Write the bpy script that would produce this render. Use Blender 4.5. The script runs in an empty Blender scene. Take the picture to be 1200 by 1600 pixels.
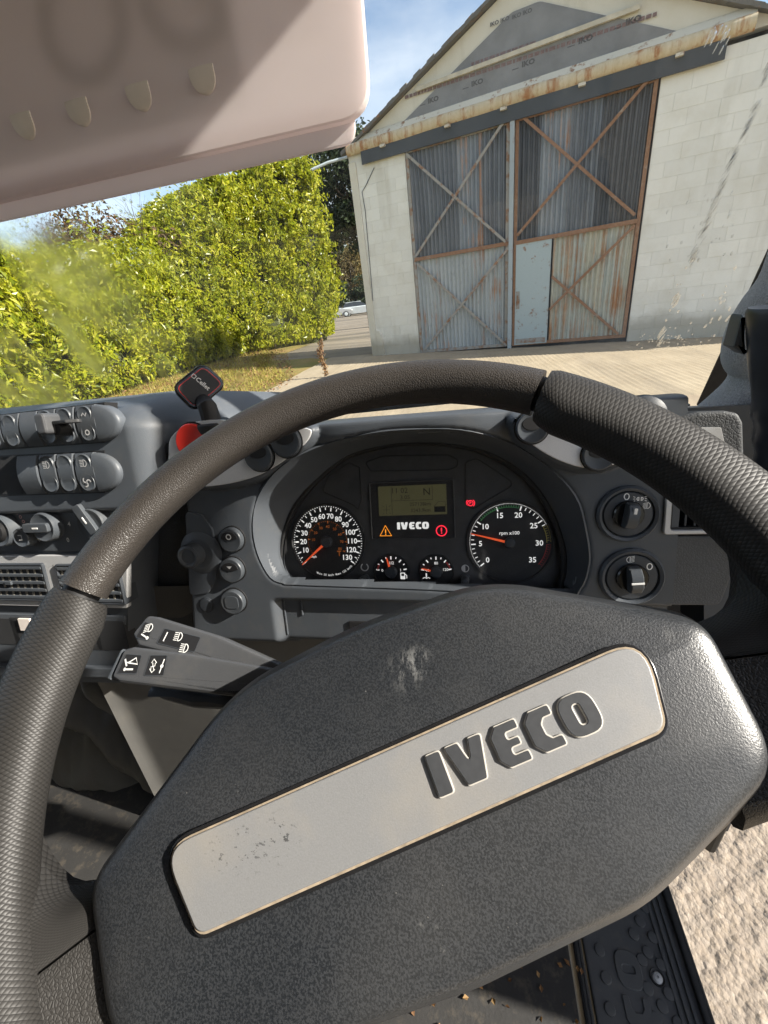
import bpy, bmesh, math, random
import numpy as np
from mathutils import Vector, Matrix, noise as mnoise
random.seed(7)
rng = np.random.default_rng(11)
scene = bpy.context.scene
COL = scene.collection
R = math.radians

# ------------------------------------------------------------------ camera
EYE = np.array([0.0, 0.0, 1.55])
FPX, PCX, PCY = 650.0, 600.0, 800.0          # focal length and centre in photo pixels (1200 x 1600)
ROLL, PITCH, YAW = R(7.8), R(26.8), R(13.5)
FW = np.array([-math.sin(YAW) * math.cos(PITCH), math.cos(YAW) * math.cos(PITCH), -math.sin(PITCH)])
_rt = np.array([math.cos(YAW), math.sin(YAW), 0.0])
_dn = -np.cross(_rt, FW)
RT = math.cos(ROLL) * _rt + math.sin(ROLL) * _dn
DN = -math.sin(ROLL) * _rt + math.cos(ROLL) * _dn
cd = bpy.data.cameras.new('camera')
cd.sensor_fit = 'VERTICAL'; cd.sensor_height = 24.0; cd.sensor_width = 18.0
cd.lens = FPX / 1600.0 * 24.0
cd.clip_start = 0.01; cd.clip_end = 3000.0
cam = bpy.data.objects.new('camera', cd); COL.objects.link(cam)
cam.matrix_world = Matrix(((RT[0], -DN[0], -FW[0], EYE[0]), (RT[1], -DN[1], -FW[1], EYE[1]), (RT[2], -DN[2], -FW[2], EYE[2]), (0, 0, 0, 1)))
scene.camera = cam

# ------------------------------------------------------------------ sky and sun
SUN_AZ, SUN_EL = R(95.0), R(30.0)
world = bpy.data.worlds.new('World'); scene.world = world; world.use_nodes = True
wn = world.node_tree; wn.nodes.clear()
wo = wn.nodes.new('ShaderNodeOutputWorld'); wb = wn.nodes.new('ShaderNodeBackground')
sky = wn.nodes.new('ShaderNodeTexSky'); sky.sky_type = 'NISHITA'; sky.sun_disc = False
sky.sun_elevation = SUN_EL; sky.sun_rotation = SUN_AZ; sky.air_density = 1.0; sky.dust_density = 1.2; sky.ozone_density = 0.7
wtc = wn.nodes.new('ShaderNodeTexCoord'); wmp = wn.nodes.new('ShaderNodeMapping'); wmp.inputs['Scale'].default_value = (1.0, 1.0, 2.6)
wno = wn.nodes.new('ShaderNodeTexNoise'); wno.inputs['Scale'].default_value = 2.1; wno.inputs['Detail'].default_value = 7.0; wno.inputs['Roughness'].default_value = 0.55
wrp = wn.nodes.new('ShaderNodeValToRGB'); wrp.color_ramp.elements[0].position = 0.40; wrp.color_ramp.elements[1].position = 0.74
wrp.color_ramp.elements[1].color = (0.85, 0.85, 0.85, 1)
wmx = wn.nodes.new('ShaderNodeMix'); wmx.data_type = 'RGBA'; wmx.inputs[7].default_value = (6.0, 6.1, 6.3, 1)
wn.links.new(wtc.outputs['Generated'], wmp.inputs['Vector']); wn.links.new(wmp.outputs[0], wno.inputs['Vector'])
wn.links.new(wno.outputs['Fac'], wrp.inputs[0]); wn.links.new(wrp.outputs[0], wmx.inputs[0])
wn.links.new(sky.outputs[0], wmx.inputs[6]); wn.links.new(wmx.outputs[2], wb.inputs[0])
wb.inputs[1].default_value = 0.088
wn.links.new(wb.outputs[0], wo.inputs[0])
sl = bpy.data.lights.new('sun', 'SUN'); sl.energy = 5.0; sl.angle = R(0.6); sl.color = (1.0, 0.94, 0.84)
sun = bpy.data.objects.new('sun', sl); COL.objects.link(sun)
SUN_TO = np.array([math.sin(SUN_AZ) * math.cos(SUN_EL), math.cos(SUN_AZ) * math.cos(SUN_EL), math.sin(SUN_EL)])
sun.rotation_euler = Vector(-SUN_TO).to_track_quat('-Z', 'Y').to_euler(); sun.location = (30, -5, 20)
scene.view_settings.view_transform = 'Standard'; scene.view_settings.look = 'None'
scene.view_settings.exposure = 1.4; scene.view_settings.gamma = 1.0
scene.view_settings.use_curve_mapping = False
scene.render.engine = 'CYCLES'
scene.cycles.use_denoising = True
scene.cycles.max_bounces = 6; scene.cycles.diffuse_bounces = 3; scene.cycles.glossy_bounces = 3; scene.cycles.use_adaptive_sampling = True; scene.cycles.adaptive_threshold = 0.02; scene.cycles.transparent_max_bounces = 12
scene.cycles.caustics_reflective = False; scene.cycles.caustics_refractive = False
scene.cycles.sample_clamp_indirect = 6.0

# ------------------------------------------------------------------ measuring helpers
def ray(px, py): return (px - PCX) / FPX * RT + (py - PCY) / FPX * DN + FW
def gz(x, y): return -0.0185 * ((x + 2.99) * math.sin(R(104)) + (y - 13.91) * math.cos(R(104)))  # the yard falls slightly to the right
def on_ground(px, py):
    v = ray(px, py); t = -EYE[2] / v[2]
    for _ in range(6):
        p = EYE + v * t; t = (gz(p[0], p[1]) - EYE[2]) / v[2]
    return EYE + v * t
class Frame:
    """a flat working plane in the place: origin, right, up, outward normal"""
    def __init__(s, o, ex, ey):
        s.o = np.array(o, float); s.ex = np.array(ex, float); s.ex /= np.linalg.norm(s.ex)
        s.ey = np.array(ey, float); s.ey /= np.linalg.norm(s.ey); s.n = np.cross(s.ex, s.ey)
    def P(s, u, v, h=0.0): return s.o + u * s.ex + v * s.ey + h * s.n
    def uv(s, px, py, h=0.0):
        r = ray(px, py); o = s.o + h * s.n
        t = np.dot(o - EYE, s.n) / np.dot(r, s.n); q = EYE + r * t - o
        return (float(q @ s.ex), float(q @ s.ey))
    def px(s, L, h=0.0): return [s.uv(x, y, h) for x, y in L]
    def at(s, u, v, h=0.0, rot=0.0):
        c, d = math.cos(rot), math.sin(rot)
        return Frame(s.P(u, v, h), c * s.ex + d * s.ey, -d * s.ex + c * s.ey)
def dash_frame(x, y, z, tilt, yaw=0.0):
    t, a = R(tilt), R(yaw)
    ex = np.array([math.cos(a), math.sin(a), 0]); n = np.array([math.sin(a) * math.cos(t), -math.cos(a) * math.cos(t), math.sin(t)])
    return Frame((x, y, EYE[2] + z), ex, np.cross(n, ex))

# ------------------------------------------------------------------ shape helpers
def area2(p): return sum(p[i][0] * p[(i + 1) % len(p)][1] - p[(i + 1) % len(p)][0] * p[i][1] for i in range(len(p)))
def ccw(p): return list(p) if area2(p) > 0 else list(p)[::-1]
def inset(p, d):
    n = len(p); out = []
    for i in range(n):
        a = np.array(p[i - 1]); b = np.array(p[i]); c = np.array(p[(i + 1) % n])
        e1 = b - a; e2 = c - b
        e1 = e1 / (np.linalg.norm(e1) + 1e-12); e2 = e2 / (np.linalg.norm(e2) + 1e-12)
        n1 = np.array([-e1[1], e1[0]]); n2 = np.array([-e2[1], e2[0]])
        m = n1 + n2; k = max(1 + float(n1 @ n2), 0.35)
        q = b + m * d / k; out.append((float(q[0]), float(q[1])))
    return out
def rounded(p, r, seg=4):
    p = ccw(p); n = len(p); out = []
    rs = r if isinstance(r, (list, tuple)) else [r] * n
    for i in range(n):
        a = np.array(p[i - 1]); b = np.array(p[i]); c = np.array(p[(i + 1) % n])
        d1 = a - b; d2 = c - b; l1 = np.linalg.norm(d1); l2 = np.linalg.norm(d2); d1 = d1 / l1; d2 = d2 / l2
        ang = math.acos(max(-1, min(1, float(d1 @ d2)))); k = min(rs[i] / math.tan(ang / 2) if ang > 0.05 else 0, 0.49 * l1, 0.49 * l2)
        if k < 1e-6 or ang > 3.05: out.append((float(b[0]), float(b[1]))); continue
        for j in range(seg + 1):
            t = j / seg; q = (1 - t) ** 2 * (b + d1 * k) + 2 * t * (1 - t) * b + t * t * (b + d2 * k); out.append((float(q[0]), float(q[1])))
    return out
def rrect(u0, u1, v0, v1, r=0.002, seg=3): return rounded([(u0, v0), (u1, v0), (u1, v1), (u0, v1)], r, seg)
def circle(u, v, r, n=24, ry=None): return [(u + r * math.cos(2 * math.pi * i / n), v + (ry or r) * math.sin(2 * math.pi * i / n)) for i in range(n)]
def smooth_curve(p, sub=6, closed=False):
    p = [np.array(q, float) for q in p]; n = len(p); out = []
    m = n if closed else n - 1
    for i in range(m):
        g = (lambda k: p[k % n]) if closed else (lambda k: p[max(0, min(n - 1, k))])
        a, b, c, d = g(i - 1), g(i), g(i + 1), g(i + 2)
        for j in range(sub):
            t = j / sub
            out.append(0.5 * ((2 * b) + (c - a) * t + (2 * a - 5 * b + 4 * c - d) * t * t + (3 * b - a - 3 * c + d) * t ** 3))
    if not closed: out.append(p[-1])
    return [tuple(float(x) for x in q) for q in out]

class MB:
    """collects faces; becomes one mesh object"""
    def __init__(s): s.v = []; s.f = []; s.m = []; s.uv = {}
    def add(s, V, F, mi=0):
        b = len(s.v); s.v.extend([tuple(float(c) for c in q) for q in V]); s.f.extend([tuple(b + i for i in f) for f in F]); s.m.extend([mi] * len(F)); return b
    def loft(s, rings, closed=True, cap0=False, cap1=False, mi=0, loop=False):
        n = len(rings[0]); V = [q for r in rings for q in r]; F = []
        k = len(rings); m = n if closed else n - 1
        for i in range(k if loop else k - 1):
            i2 = (i + 1) % k
            for j in range(m):
                j2 = (j + 1) % n; F.append((i * n + j, i * n + j2, i2 * n + j2, i2 * n + j))
        if cap0: F.append(tuple(range(n))[::-1])
        if cap1: F.append(tuple((k - 1) * n + j for j in range(n)))
        s.add(V, F, mi); return s
    def prism(s, fr, pts, h0, h1, bev=0.0, seg=2, cap0=False, mi=0, top=True):
        p = ccw(pts); rings = [[fr.P(u, v, h0) for u, v in p]]
        if bev <= 0: rings.append([fr.P(u, v, h1) for u, v in p])
        else:
            sg = 1 if h1 > h0 else -1
            for k in range(seg + 1):
                a = (math.pi / 2) * k / seg; q = inset(p, bev * (1 - math.cos(a)))
                rings.append([fr.P(u, v, h1 - sg * bev * (1 - math.sin(a))) for u, v in q])
        s.loft(rings, True, cap0, top, mi); return s
    def frame(s, fr, outer, inner, h0, h1, bev=0.0, mi=0):
        """a ring between two outlines of equal point count"""
        b = bev
        rings = [[fr.P(u, v, h0) for u, v in outer], [fr.P(u, v, h1 - b) for u, v in outer]]
        if b > 0: rings += [[fr.P(u, v, h1) for u, v in inset(outer, b)], [fr.P(u, v, h1) for u, v in inset(inner, -b)]]
        rings += [[fr.P(u, v, h1 - b) for u, v in inner], [fr.P(u, v, h0) for u, v in inner]]
        s.loft(rings, True, False, False, mi); return s
    def lathe(s, fr, u, v, prof, n=32, mi=0, cap=True):
        rings = [[fr.P(u + r * math.cos(2 * math.pi * i / n), v + r * math.sin(2 * math.pi * i / n), h) for i in range(n)] for r, h in prof]
        s.loft(rings, True, False, cap, mi); return s
    def tube(s, pts, rad, n=12, closed=False, caps=True, mi=0, flat=1.0, up=None):
        pts = [np.array(p, float) for p in pts]; k = len(pts)
        rad = [rad] * k if np.isscalar(rad) else rad
        rings = []; prev = None
        for i in range(k):
            a = pts[i - 1] if (i > 0 or closed) else pts[i]; b = pts[(i + 1) % k] if (i < k - 1 or closed) else pts[i]
            t = b - a; t = t / (np.linalg.norm(t) + 1e-12)
            if prev is None:
                prev = np.array(up, float) if up is not None else (np.array([0, 0, 1.0]) if abs(t[2]) < 0.9 else np.array([1.0, 0, 0]))
            x = prev - t * (prev @ t); x = x / (np.linalg.norm(x) + 1e-12); prev = x; y = np.cross(t, x)
            rings.append([pts[i] + rad[i] * (math.cos(2 * math.pi * j / n) * x * flat + math.sin(2 * math.pi * j / n) * y) for j in range(n)])
        s.loft(rings, True, caps and not closed, caps and not closed, mi, loop=closed); return s
    def bar(s, a, b, w, d, nrm, mi=0):
        """a straight bar of width w and depth d along a-b, nrm its outward side"""
        a = np.array(a, float); b = np.array(b, float); t = b - a; t = t / np.linalg.norm(t); nrm = np.array(nrm, float)
        x = np.cross(t, nrm); x /= np.linalg.norm(x); y = np.cross(x, t)
        rings = [[p + x * sx * w / 2 + y * sy * d / 2 for sx, sy in ((-1, -1), (1, -1), (1, 1), (-1, 1))] for p in (a, b)]
        s.loft(rings, True, True, True, mi); return s
    def grid(s, G, mi=0):
        m, n = len(G), len(G[0]); V = [q for r in G for q in r]
        F = [(i * n + j, i * n + j + 1, (i + 1) * n + j + 1, (i + 1) * n + j) for i in range(m - 1) for j in range(n - 1)]
        s.add(V, F, mi); return s
    def box(s, fr, u0, u1, v0, v1, h0, h1, mi=0):
        V = [fr.P(u, v, h) for h in (h0, h1) for u, v in ((u0, v0), (u1, v0), (u1, v1), (u0, v1))]
        s.add(V, [(3, 2, 1, 0), (4, 5, 6, 7), (0, 1, 5, 4), (1, 2, 6, 5), (2, 3, 7, 6), (3, 0, 4, 7)], mi); return s
    def text(s, fr, u, v, h, size, txt, bold=0.0, align='CENTER', rot=0.0, sx=1.0, mi=0, res=2):
        V, F = glyphs(txt, bold, align, res); c, d = math.cos(rot), math.sin(rot)
        s.add([fr.P(u + size * (x * sx * c - y * d), v + size * (x * sx * d + y * c), h) for x, y in V], F, mi); return s

_gl = {}
def glyphs(txt, bold, align, res=2):
    k = (txt, bold, align, res)
    if k not in _gl:
        cu = bpy.data.curves.new('lettering', 'FONT'); cu.body = txt; cu.align_x = align; cu.align_y = 'CENTER'; cu.size = 1.0; cu.resolution_u = res; cu.offset = bold
        o = bpy.data.objects.new('lettering', cu); me = bpy.data.meshes.new_from_object(o)
        _gl[k] = ([(p.co.x, p.co.y) for p in me.vertices], [tuple(p.vertices) for p in me.polygons])
        bpy.data.objects.remove(o); bpy.data.curves.remove(cu); bpy.data.meshes.remove(me)
    return _gl[k]

def root_of(o):
    while o.parent: o = o.parent
    return o
def obj(name, mb, mat, parent=None, smooth=28.0, fix=True, loc=None):
    me = bpy.data.meshes.new(name)
    V = np.array(mb.v, float)
    if parent is not None: V = V - np.array(root_of(parent).location)
    elif loc is not None: V = V - np.array(loc)
    me.from_pydata(V.tolist(), [], mb.f)
    mats = mat if isinstance(mat, (list, tuple)) else [mat]
    for m in mats: me.materials.append(m)
    if len(mats) > 1: me.polygons.foreach_set('material_index', mb.m)
    if fix:
        bm = bmesh.new(); bm.from_mesh(me); bmesh.ops.remove_doubles(bm, verts=bm.verts, dist=1e-6); bmesh.ops.recalc_face_normals(bm, faces=bm.faces); bm.to_mesh(me); bm.free()
    if smooth is not None:
        me.polygons.foreach_set('use_smooth', [True] * len(me.polygons)); me.set_sharp_from_angle(angle=R(smooth))
    me.update()
    o = bpy.data.objects.new(name, me); COL.objects.link(o)
    if parent is not None: o.parent = parent
    elif loc is not None: o.location = loc
    if smooth == 28.0:
        wnm = o.modifiers.new('flat_faces', 'WEIGHTED_NORMAL'); wnm.keep_sharp = True; wnm.weight = 90
    return o
def tag(o, label, cat, group=None, kind=None):
    if label: o['label'] = label
    if cat: o['category'] = cat
    if group: o['group'] = group
    if kind: o['kind'] = kind
    return o
def thing(name, label, cat, loc, group=None):
    o = bpy.data.objects.new(name, None); COL.objects.link(o); o.location = tuple(float(c) for c in loc); o.empty_display_size = 0.05
    return tag(o, label, cat, group)
def structure(o): o['kind'] = 'structure'; return o
def instance(o, parent, matrix=None, name=None):
    c = o.copy(); COL.objects.link(c); c.parent = parent
    if matrix is not None: c.matrix_local = matrix
    return c

# ------------------------------------------------------------------ materials
class NT:
    def __init__(s, name):
        s.mat = bpy.data.materials.new(name); s.mat.use_nodes = True; s.t = s.mat.node_tree; s.t.nodes.clear()
        s.out = s.n('ShaderNodeOutputMaterial'); s.b = s.n('ShaderNodeBsdfPrincipled'); s.l(s.b.outputs[0], s.out.inputs[0])
        s.tc = s.n('ShaderNodeTexCoord')
    def n(s, k, **kw):
        x = s.t.nodes.new(k)
        for a, b in kw.items(): setattr(x, a, b)
        return x
    def l(s, a, b): s.t.links.new(a, b)
    def noise(s, scale, detail=3.0, rough=0.55, vec=None, dist=0.0):
        x = s.n('ShaderNodeTexNoise'); x.inputs['Scale'].default_value = scale; x.inputs['Detail'].default_value = detail; x.inputs['Roughness'].default_value = rough; x.inputs['Distortion'].default_value = dist
        s.l(vec if vec is not None else s.tc.outputs['Object'], x.inputs['Vector']); return x.outputs['Fac']
    def voro(s, scale, feature='F1', vec=None, out='Distance'):
        x = s.n('ShaderNodeTexVoronoi', feature=feature); x.inputs['Scale'].default_value = scale
        s.l(vec if vec is not None else s.tc.outputs['Object'], x.inputs['Vector']); return x.outputs[out]
    def ramp(s, fac, stops):
        x = s.n('ShaderNodeValToRGB'); e = x.color_ramp.elements
        while len(e) < len(stops): e.new(0.5)
        for k, (p, c) in enumerate(stops):
            e[k].position = p; e[k].color = (c, c, c, 1) if np.isscalar(c) else (*c, 1)
        s.l(fac, x.inputs[0]); return x.outputs[0]
    def mix(s, fac, a, b, mode='MIX'):
        x = s.n('ShaderNodeMix', data_type='RGBA', blend_type=mode)
        for i, q in ((0, fac), (6, a), (7, b)):
            if hasattr(q, 'is_output'): s.l(q, x.inputs[i])
            else: x.inputs[i].default_value = q if i == 0 else (*q, 1)
        return x.outputs[2]
    def math(s, op, a, b=None, clamp=False):
        x = s.n('ShaderNodeMath', operation=op); x.use_clamp = clamp
        for i, q in enumerate((a, b)):
            if q is None: continue
            if hasattr(q, 'is_output'): s.l(q, x.inputs[i])
            else: x.inputs[i].default_value = q
        return x.outputs[0]
    def mapping(s, vec, scale=(1, 1, 1), rot=(0, 0, 0)):
        x = s.n('ShaderNodeMapping'); x.inputs['Scale'].default_value = scale; x.inputs['Rotation'].default_value = rot; s.l(vec, x.inputs['Vector']); return x.outputs[0]
    def sep(s, vec):
        x = s.n('ShaderNodeSeparateXYZ'); s.l(vec, x.inputs[0]); return x.outputs
    def bump(s, h, strength, dist=0.001, normal=None):
        x = s.n('ShaderNodeBump'); x.inputs['Strength'].default_value = strength; x.inputs['Distance'].default_value = dist; s.l(h, x.inputs['Height'])
        if normal is not None: s.l(normal, x.inputs['Normal'])
        return x.outputs[0]
    def set(s, col=None, rough=None, metal=None, spec=None, normal=None, emit=None, estr=1.0, coat=None):
        for k, q in (('Base Color', col), ('Roughness', rough), ('Metallic', metal), ('Specular IOR Level', spec), ('Emission Color', emit), ('Coat Weight', coat)):
            if q is None: continue
            if hasattr(q, 'is_output'): s.l(q, s.b.inputs[k])
            else: s.b.inputs[k].default_value = (*q, 1) if isinstance(q, tuple) else q
        if emit is not None: s.b.inputs['Emission Strength'].default_value = estr
        if normal is not None: s.l(normal, s.b.inputs['Normal'])
        return s.mat
def plain(name, col, rough=0.5, metal=0.0, spec=0.5, var=0.06, vs=40.0, emit=None, estr=1.0):
    t = NT(name); f = t.noise(vs, 3.0); c = t.mix(t.ramp(f, [(0.3, 0.0), (0.7, 1.0)]), tuple(x * (1 - var) for x in col), tuple(min(1, x * (1 + var)) for x in col))
    r = t.math('ADD', t.math('MULTIPLY', t.noise(vs * 1.7, 2.0), 0.12), rough - 0.06)
    return t.set(c, r, metal, spec, emit=emit, estr=estr)
def moulded(name, col, rough=0.5, gs=900.0, gstr=0.25, dust=0.35, dustcol=(0.16, 0.145, 0.12), spec=0.4, vs=9.0):
    """grained interior plastic with a film of dust and finger wear"""
    t = NT(name)
    g = t.noise(gs, 2.0, 0.6); g2 = t.voro(gs * 0.55)
    h = t.math('ADD', g, t.math('MULTIPLY', g2, 0.5))
    wear = t.noise(vs, 5.0, 0.62); speck = t.voro(330.0)
    c = t.mix(t.ramp(wear, [(0.35, 0.0), (0.75, 1.0)]), tuple(x * 0.9 for x in col), tuple(x * 1.12 for x in col))
    c = t.mix(t.math('MULTIPLY', t.ramp(t.noise(vs * 3.1, 6.0, 0.7), [(0.52, 0.0), (0.8, 1.0)]), dust), c, dustcol)
    c = t.mix(t.math('MULTIPLY', t.ramp(speck, [(0.0, 1.0), (0.07, 0.0)]), dust * 0.8), c, (0.3, 0.28, 0.24))
    r = t.math('ADD', t.math('MULTIPLY', t.noise(vs * 2.2, 4.0), 0.22), rough - 0.11)
    return t.set(c, r, 0.0, spec, t.bump(h, gstr, 0.0006))

# ================================================================== MATERIALS OUTDOORS
def m_concrete(name='tamped_concrete', c0=(0.29, 0.235, 0.165), c1=(0.37, 0.305, 0.22), stones=0.0):
    t = NT(name)
    f = t.noise(1.3, 6.0, 0.6); g = t.noise(60.0, 4.0, 0.7); s = t.voro(140.0)
    c = t.mix(t.ramp(f, [(0.3, 0.0), (0.75, 1.0)]), c0, c1)
    c = t.mix(t.math('MULTIPLY', t.ramp(g, [(0.45, 0.0), (0.7, 1.0)]), 0.5), c, (0.24, 0.19, 0.13))
    c = t.mix(t.math('MULTIPLY', t.ramp(t.noise(4.5, 5.0, 0.7), [(0.6, 0.0), (0.72, 1.0)]), 0.6), c, (0.23, 0.145, 0.075))
    c = t.mix(t.math('MULTIPLY', t.ramp(s, [(0.0, 1.0), (0.25, 0.0)]), 0.35), c, (0.55, 0.5, 0.42))
    h = t.math('ADD', t.math('MULTIPLY', g, 0.8), t.math('MULTIPLY', s, 0.5))
    ty = t.noise(0.55, 5.0, 0.65, t.mapping(t.tc.outputs['Object'], (1.6, 0.22, 1.0), (0, 0, 0.25))); c = t.mix(t.math('MULTIPLY', t.ramp(ty, [(0.5, 0.0), (0.68, 1.0)]), 0.45), c, (0.17, 0.14, 0.105))
    if stones > 0:
        sv = t.voro(62.0, out='Color'); sd_ = t.voro(62.0)
        c = t.mix(0.16, c, t.mix(t.sep(sv)[0], (0.20, 0.165, 0.13), (0.52, 0.46, 0.39))); h = t.math('ADD', h, t.math('MULTIPLY', t.math('SUBTRACT', 1.0, sd_), 1.6))
        c = t.mix(t.math('MULTIPLY', t.ramp(t.noise(2.3, 4.0, 0.6), [(0.58, 0.0), (0.7, 1.0)]), 0.5), c, (0.2, 0.13, 0.08))
    return t.set(c, 0.9, 0.0, 0.2, t.bump(h, 0.4 + stones, 0.004 + 0.003 * stones))
def m_field():
    t = NT('verge_soil'); f = t.noise(0.7, 6.0, 0.65); g = t.noise(14.0, 5.0, 0.7)
    c = t.mix(t.ramp(f, [(0.4, 0.0), (0.62, 1.0)]), (0.16, 0.15, 0.04), (0.25, 0.17, 0.07))
    c = t.mix(t.math('MULTIPLY', t.ramp(g, [(0.5, 0.0), (0.72, 1.0)]), 0.7), c, (0.24, 0.17, 0.07))
    return t.set(c, 0.95, 0.0, 0.1, t.bump(g, 0.7, 0.02))
def m_road():
    t = NT('worn_asphalt'); f = t.noise(0.5, 6.0, 0.6, t.mapping(t.tc.outputs['Object'], (0.25, 1.6, 1)))
    c = t.mix(t.ramp(f, [(0.35, 0.0), (0.65, 1.0)]), (0.12, 0.105, 0.085), (0.24, 0.2, 0.155))
    return t.set(c, 0.85, 0.0, 0.2, t.bump(t.noise(40, 4.0), 0.4, 0.01))
def m_block(name='painted_blockwork', base=(0.745, 0.735, 0.685)):
    t = NT(name); oi = t.n('ShaderNodeObjectInfo')
    pos = t.n('ShaderNodeNewGeometry').outputs['Position']
    f = t.noise(1.6, 6.0, 0.65, pos); g = t.noise(55.0, 4.0, 0.7, pos); d = t.noise(0.9, 4.0, 0.6, t.mapping(pos, (2.5, 2.5, 0.35)))
    c = t.mix(oi.outputs['Random'], tuple(x * 0.95 for x in base), tuple(min(1, x * 1.04) for x in base))
    c = t.mix(t.math('MULTIPLY', t.ramp(f, [(0.45, 0.0), (0.8, 1.0)]), 0.45), c, (0.5, 0.46, 0.36))
    c = t.mix(t.math('MULTIPLY', t.ramp(d, [(0.55, 0.0), (0.75, 1.0)]), 0.4), c, (0.42, 0.39, 0.31))
    z = t.sep(pos)[2]; low = t.ramp(t.math('ADD', z, t.math('MULTIPLY', f, -0.5)), [(0.0, 1.0), (0.28, 0.0)])
    c = t.mix(t.math('MULTIPLY', low, 0.55), c, (0.2, 0.175, 0.12))
    c = t.mix(t.math('MULTIPLY', t.ramp(t.voro(23.0, vec=pos), [(0.0, 1.0), (0.05, 0.0)]), 0.5), c, (0.25, 0.22, 0.17))
    return t.set(c, 0.85, 0.0, 0.25, t.bump(t.math('ADD', g, t.math('MULTIPLY', f, 0.6)), 0.5, 0.004))
def m_sheet(name, cols, rust=0.0, rough=0.45, streak=3.0, spec=0.4):
    """corrugated sheet: two tones of paint or plastic, streaks of dirt and rust running down it"""
    t = NT(name); pos = t.n('ShaderNodeNewGeometry').outputs['Position']
    st = t.noise(streak, 5.0, 0.65, t.mapping(pos, (1.0, 1.0, 0.06))); f = t.noise(1.7, 5.0, 0.6, pos)
    c = t.mix(t.ramp(st, [(0.35, 0.0), (0.65, 1.0)]), cols[0], cols[1])
    c = t.mix(t.math('MULTIPLY', t.ramp(t.noise(9.0, 5.0, 0.7, pos), [(0.55, 0.0), (0.75, 1.0)]), 0.45), c, tuple(x * 0.55 for x in cols[0]))
    if rust > 0:
        rm = t.math('MULTIPLY', t.ramp(t.math('ADD', t.math('MULTIPLY', t.noise(7.0, 5.0, 0.7, t.mapping(pos, (1, 1, 0.05))), 0.75), t.math('MULTIPLY', f, 0.35)), [(0.62 - 0.22 * rust, 0.0), (0.74 - 0.2 * rust, 1.0)]), 0.92)
        c = t.mix(rm, c, t.mix(t.noise(30, 3.0, 0.6, pos), (0.26, 0.09, 0.03), (0.42, 0.22, 0.09)))
    r = t.math('ADD', t.math('MULTIPLY', f, 0.3), rough - 0.1)
    return t.set(c, r, 0.0, spec, t.bump(t.noise(18, 3.0, 0.5, pos), 0.25, 0.01))
def m_rusty(name, paint, rust):
    t = NT(name); pos = t.n('ShaderNodeNewGeometry').outputs['Position']
    f = t.noise(6.0, 6.0, 0.7, pos)
    c = t.mix(t.ramp(f, [(0.62 - rust * 0.35, 0.0), (0.72 - rust * 0.35, 1.0)]), paint, t.mix(t.noise(25, 3.0, 0.6, pos), (0.16, 0.07, 0.04), (0.34, 0.21, 0.13)))
    return t.set(c, 0.75, 0.0, 0.3, t.bump(f, 0.4, 0.006))
def m_leaf(name, cols, rough=0.35, trans=0.35, tcol=None):
    t = NT(name); pos = t.n('ShaderNodeNewGeometry').outputs['Position']
    r = t.n('ShaderNodeNewGeometry').outputs['Random Per Island']
    c = t.ramp(r, [(0.0, cols[0]), (0.45, cols[1]), (0.85, cols[2]), (1.0, cols[3])])
    c = t.mix(t.math('MULTIPLY', t.ramp(t.noise(0.9, 3.0, 0.6, pos), [(0.42, 0.0), (0.66, 1.0)]), 0.5), c, cols[0])
    t.set(c, rough, 0.0, 0.35)
    tr = t.n('ShaderNodeBsdfTranslucent'); t.l(t.mix(0.5, c, tcol or cols[2]), tr.inputs[0])
    mx = t.n('ShaderNodeMixShader'); mx.inputs[0].default_value = trans; t.l(t.b.outputs[0], mx.inputs[1]); t.l(tr.outputs[0], mx.inputs[2]); t.l(mx.outputs[0], t.out.inputs[0])
    return t.mat
M = {}
M['concrete'] = m_concrete(); M['concrete_near'] = m_concrete('exposed_aggregate_concrete', (0.20, 0.165, 0.132), (0.265, 0.222, 0.18), 0.15); M['field'] = m_field(); M['road'] = m_road()
M['block'] = m_block(); M['cream'] = m_block('painted_cement', (0.66, 0.63, 0.55)); M['mortar'] = m_block('painted_joint', (0.69, 0.68, 0.63))
M['sheet_blue'] = m_sheet('pale_blue_sheet', ((0.30, 0.335, 0.35), (0.40, 0.43, 0.44)), 0.12)
M['sheet_rust'] = m_sheet('rust_streaked_sheet', ((0.36, 0.40, 0.38), (0.44, 0.42, 0.33)), 0.42)
M['sheet_grey'] = m_sheet('grey_plastic_sheet', ((0.085, 0.095, 0.11), (0.15, 0.165, 0.185)), 0.0, 0.3, 5.0, 0.5)
M['sheet_dark'] = m_sheet('dark_plastic_sheet', ((0.045, 0.05, 0.058), (0.085, 0.09, 0.10)), 0.0, 0.35, 5.0, 0.5)
M['sheet_clear'] = m_sheet('milky_plastic_sheet', ((0.16, 0.185, 0.215), (0.26, 0.285, 0.31)), 0.12, 0.28, 5.0, 0.5)
M['galv'] = m_rusty('galvanised_post', (0.34, 0.39, 0.42), 0.05); M['galv_old'] = m_rusty('weathered_galvanised_bar', (0.30, 0.29, 0.27), 0.35)
M['rust_bar'] = m_rusty('rusted_bar', (0.30, 0.24, 0.19), 0.85); M['wicket'] = m_rusty('worn_blue_door_paint', (0.37, 0.44, 0.46), 0.12)
M['gutter_r'] = m_sheet('rust_dripped_gutter', ((0.50, 0.41, 0.27), (0.58, 0.50, 0.36)), 0.35, 0.6, 9.0, 0.3); M['flash'] = m_rusty('cream_flashing', (0.58, 0.55, 0.47), 0.2)
M['beam'] = plain('dark_painted_beam', (0.05, 0.058, 0.068), 0.7, vs=6); M['membrane'] = plain('grey_roofing_membrane', (0.20, 0.205, 0.215), 0.75, var=0.14, vs=2.5)
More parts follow.
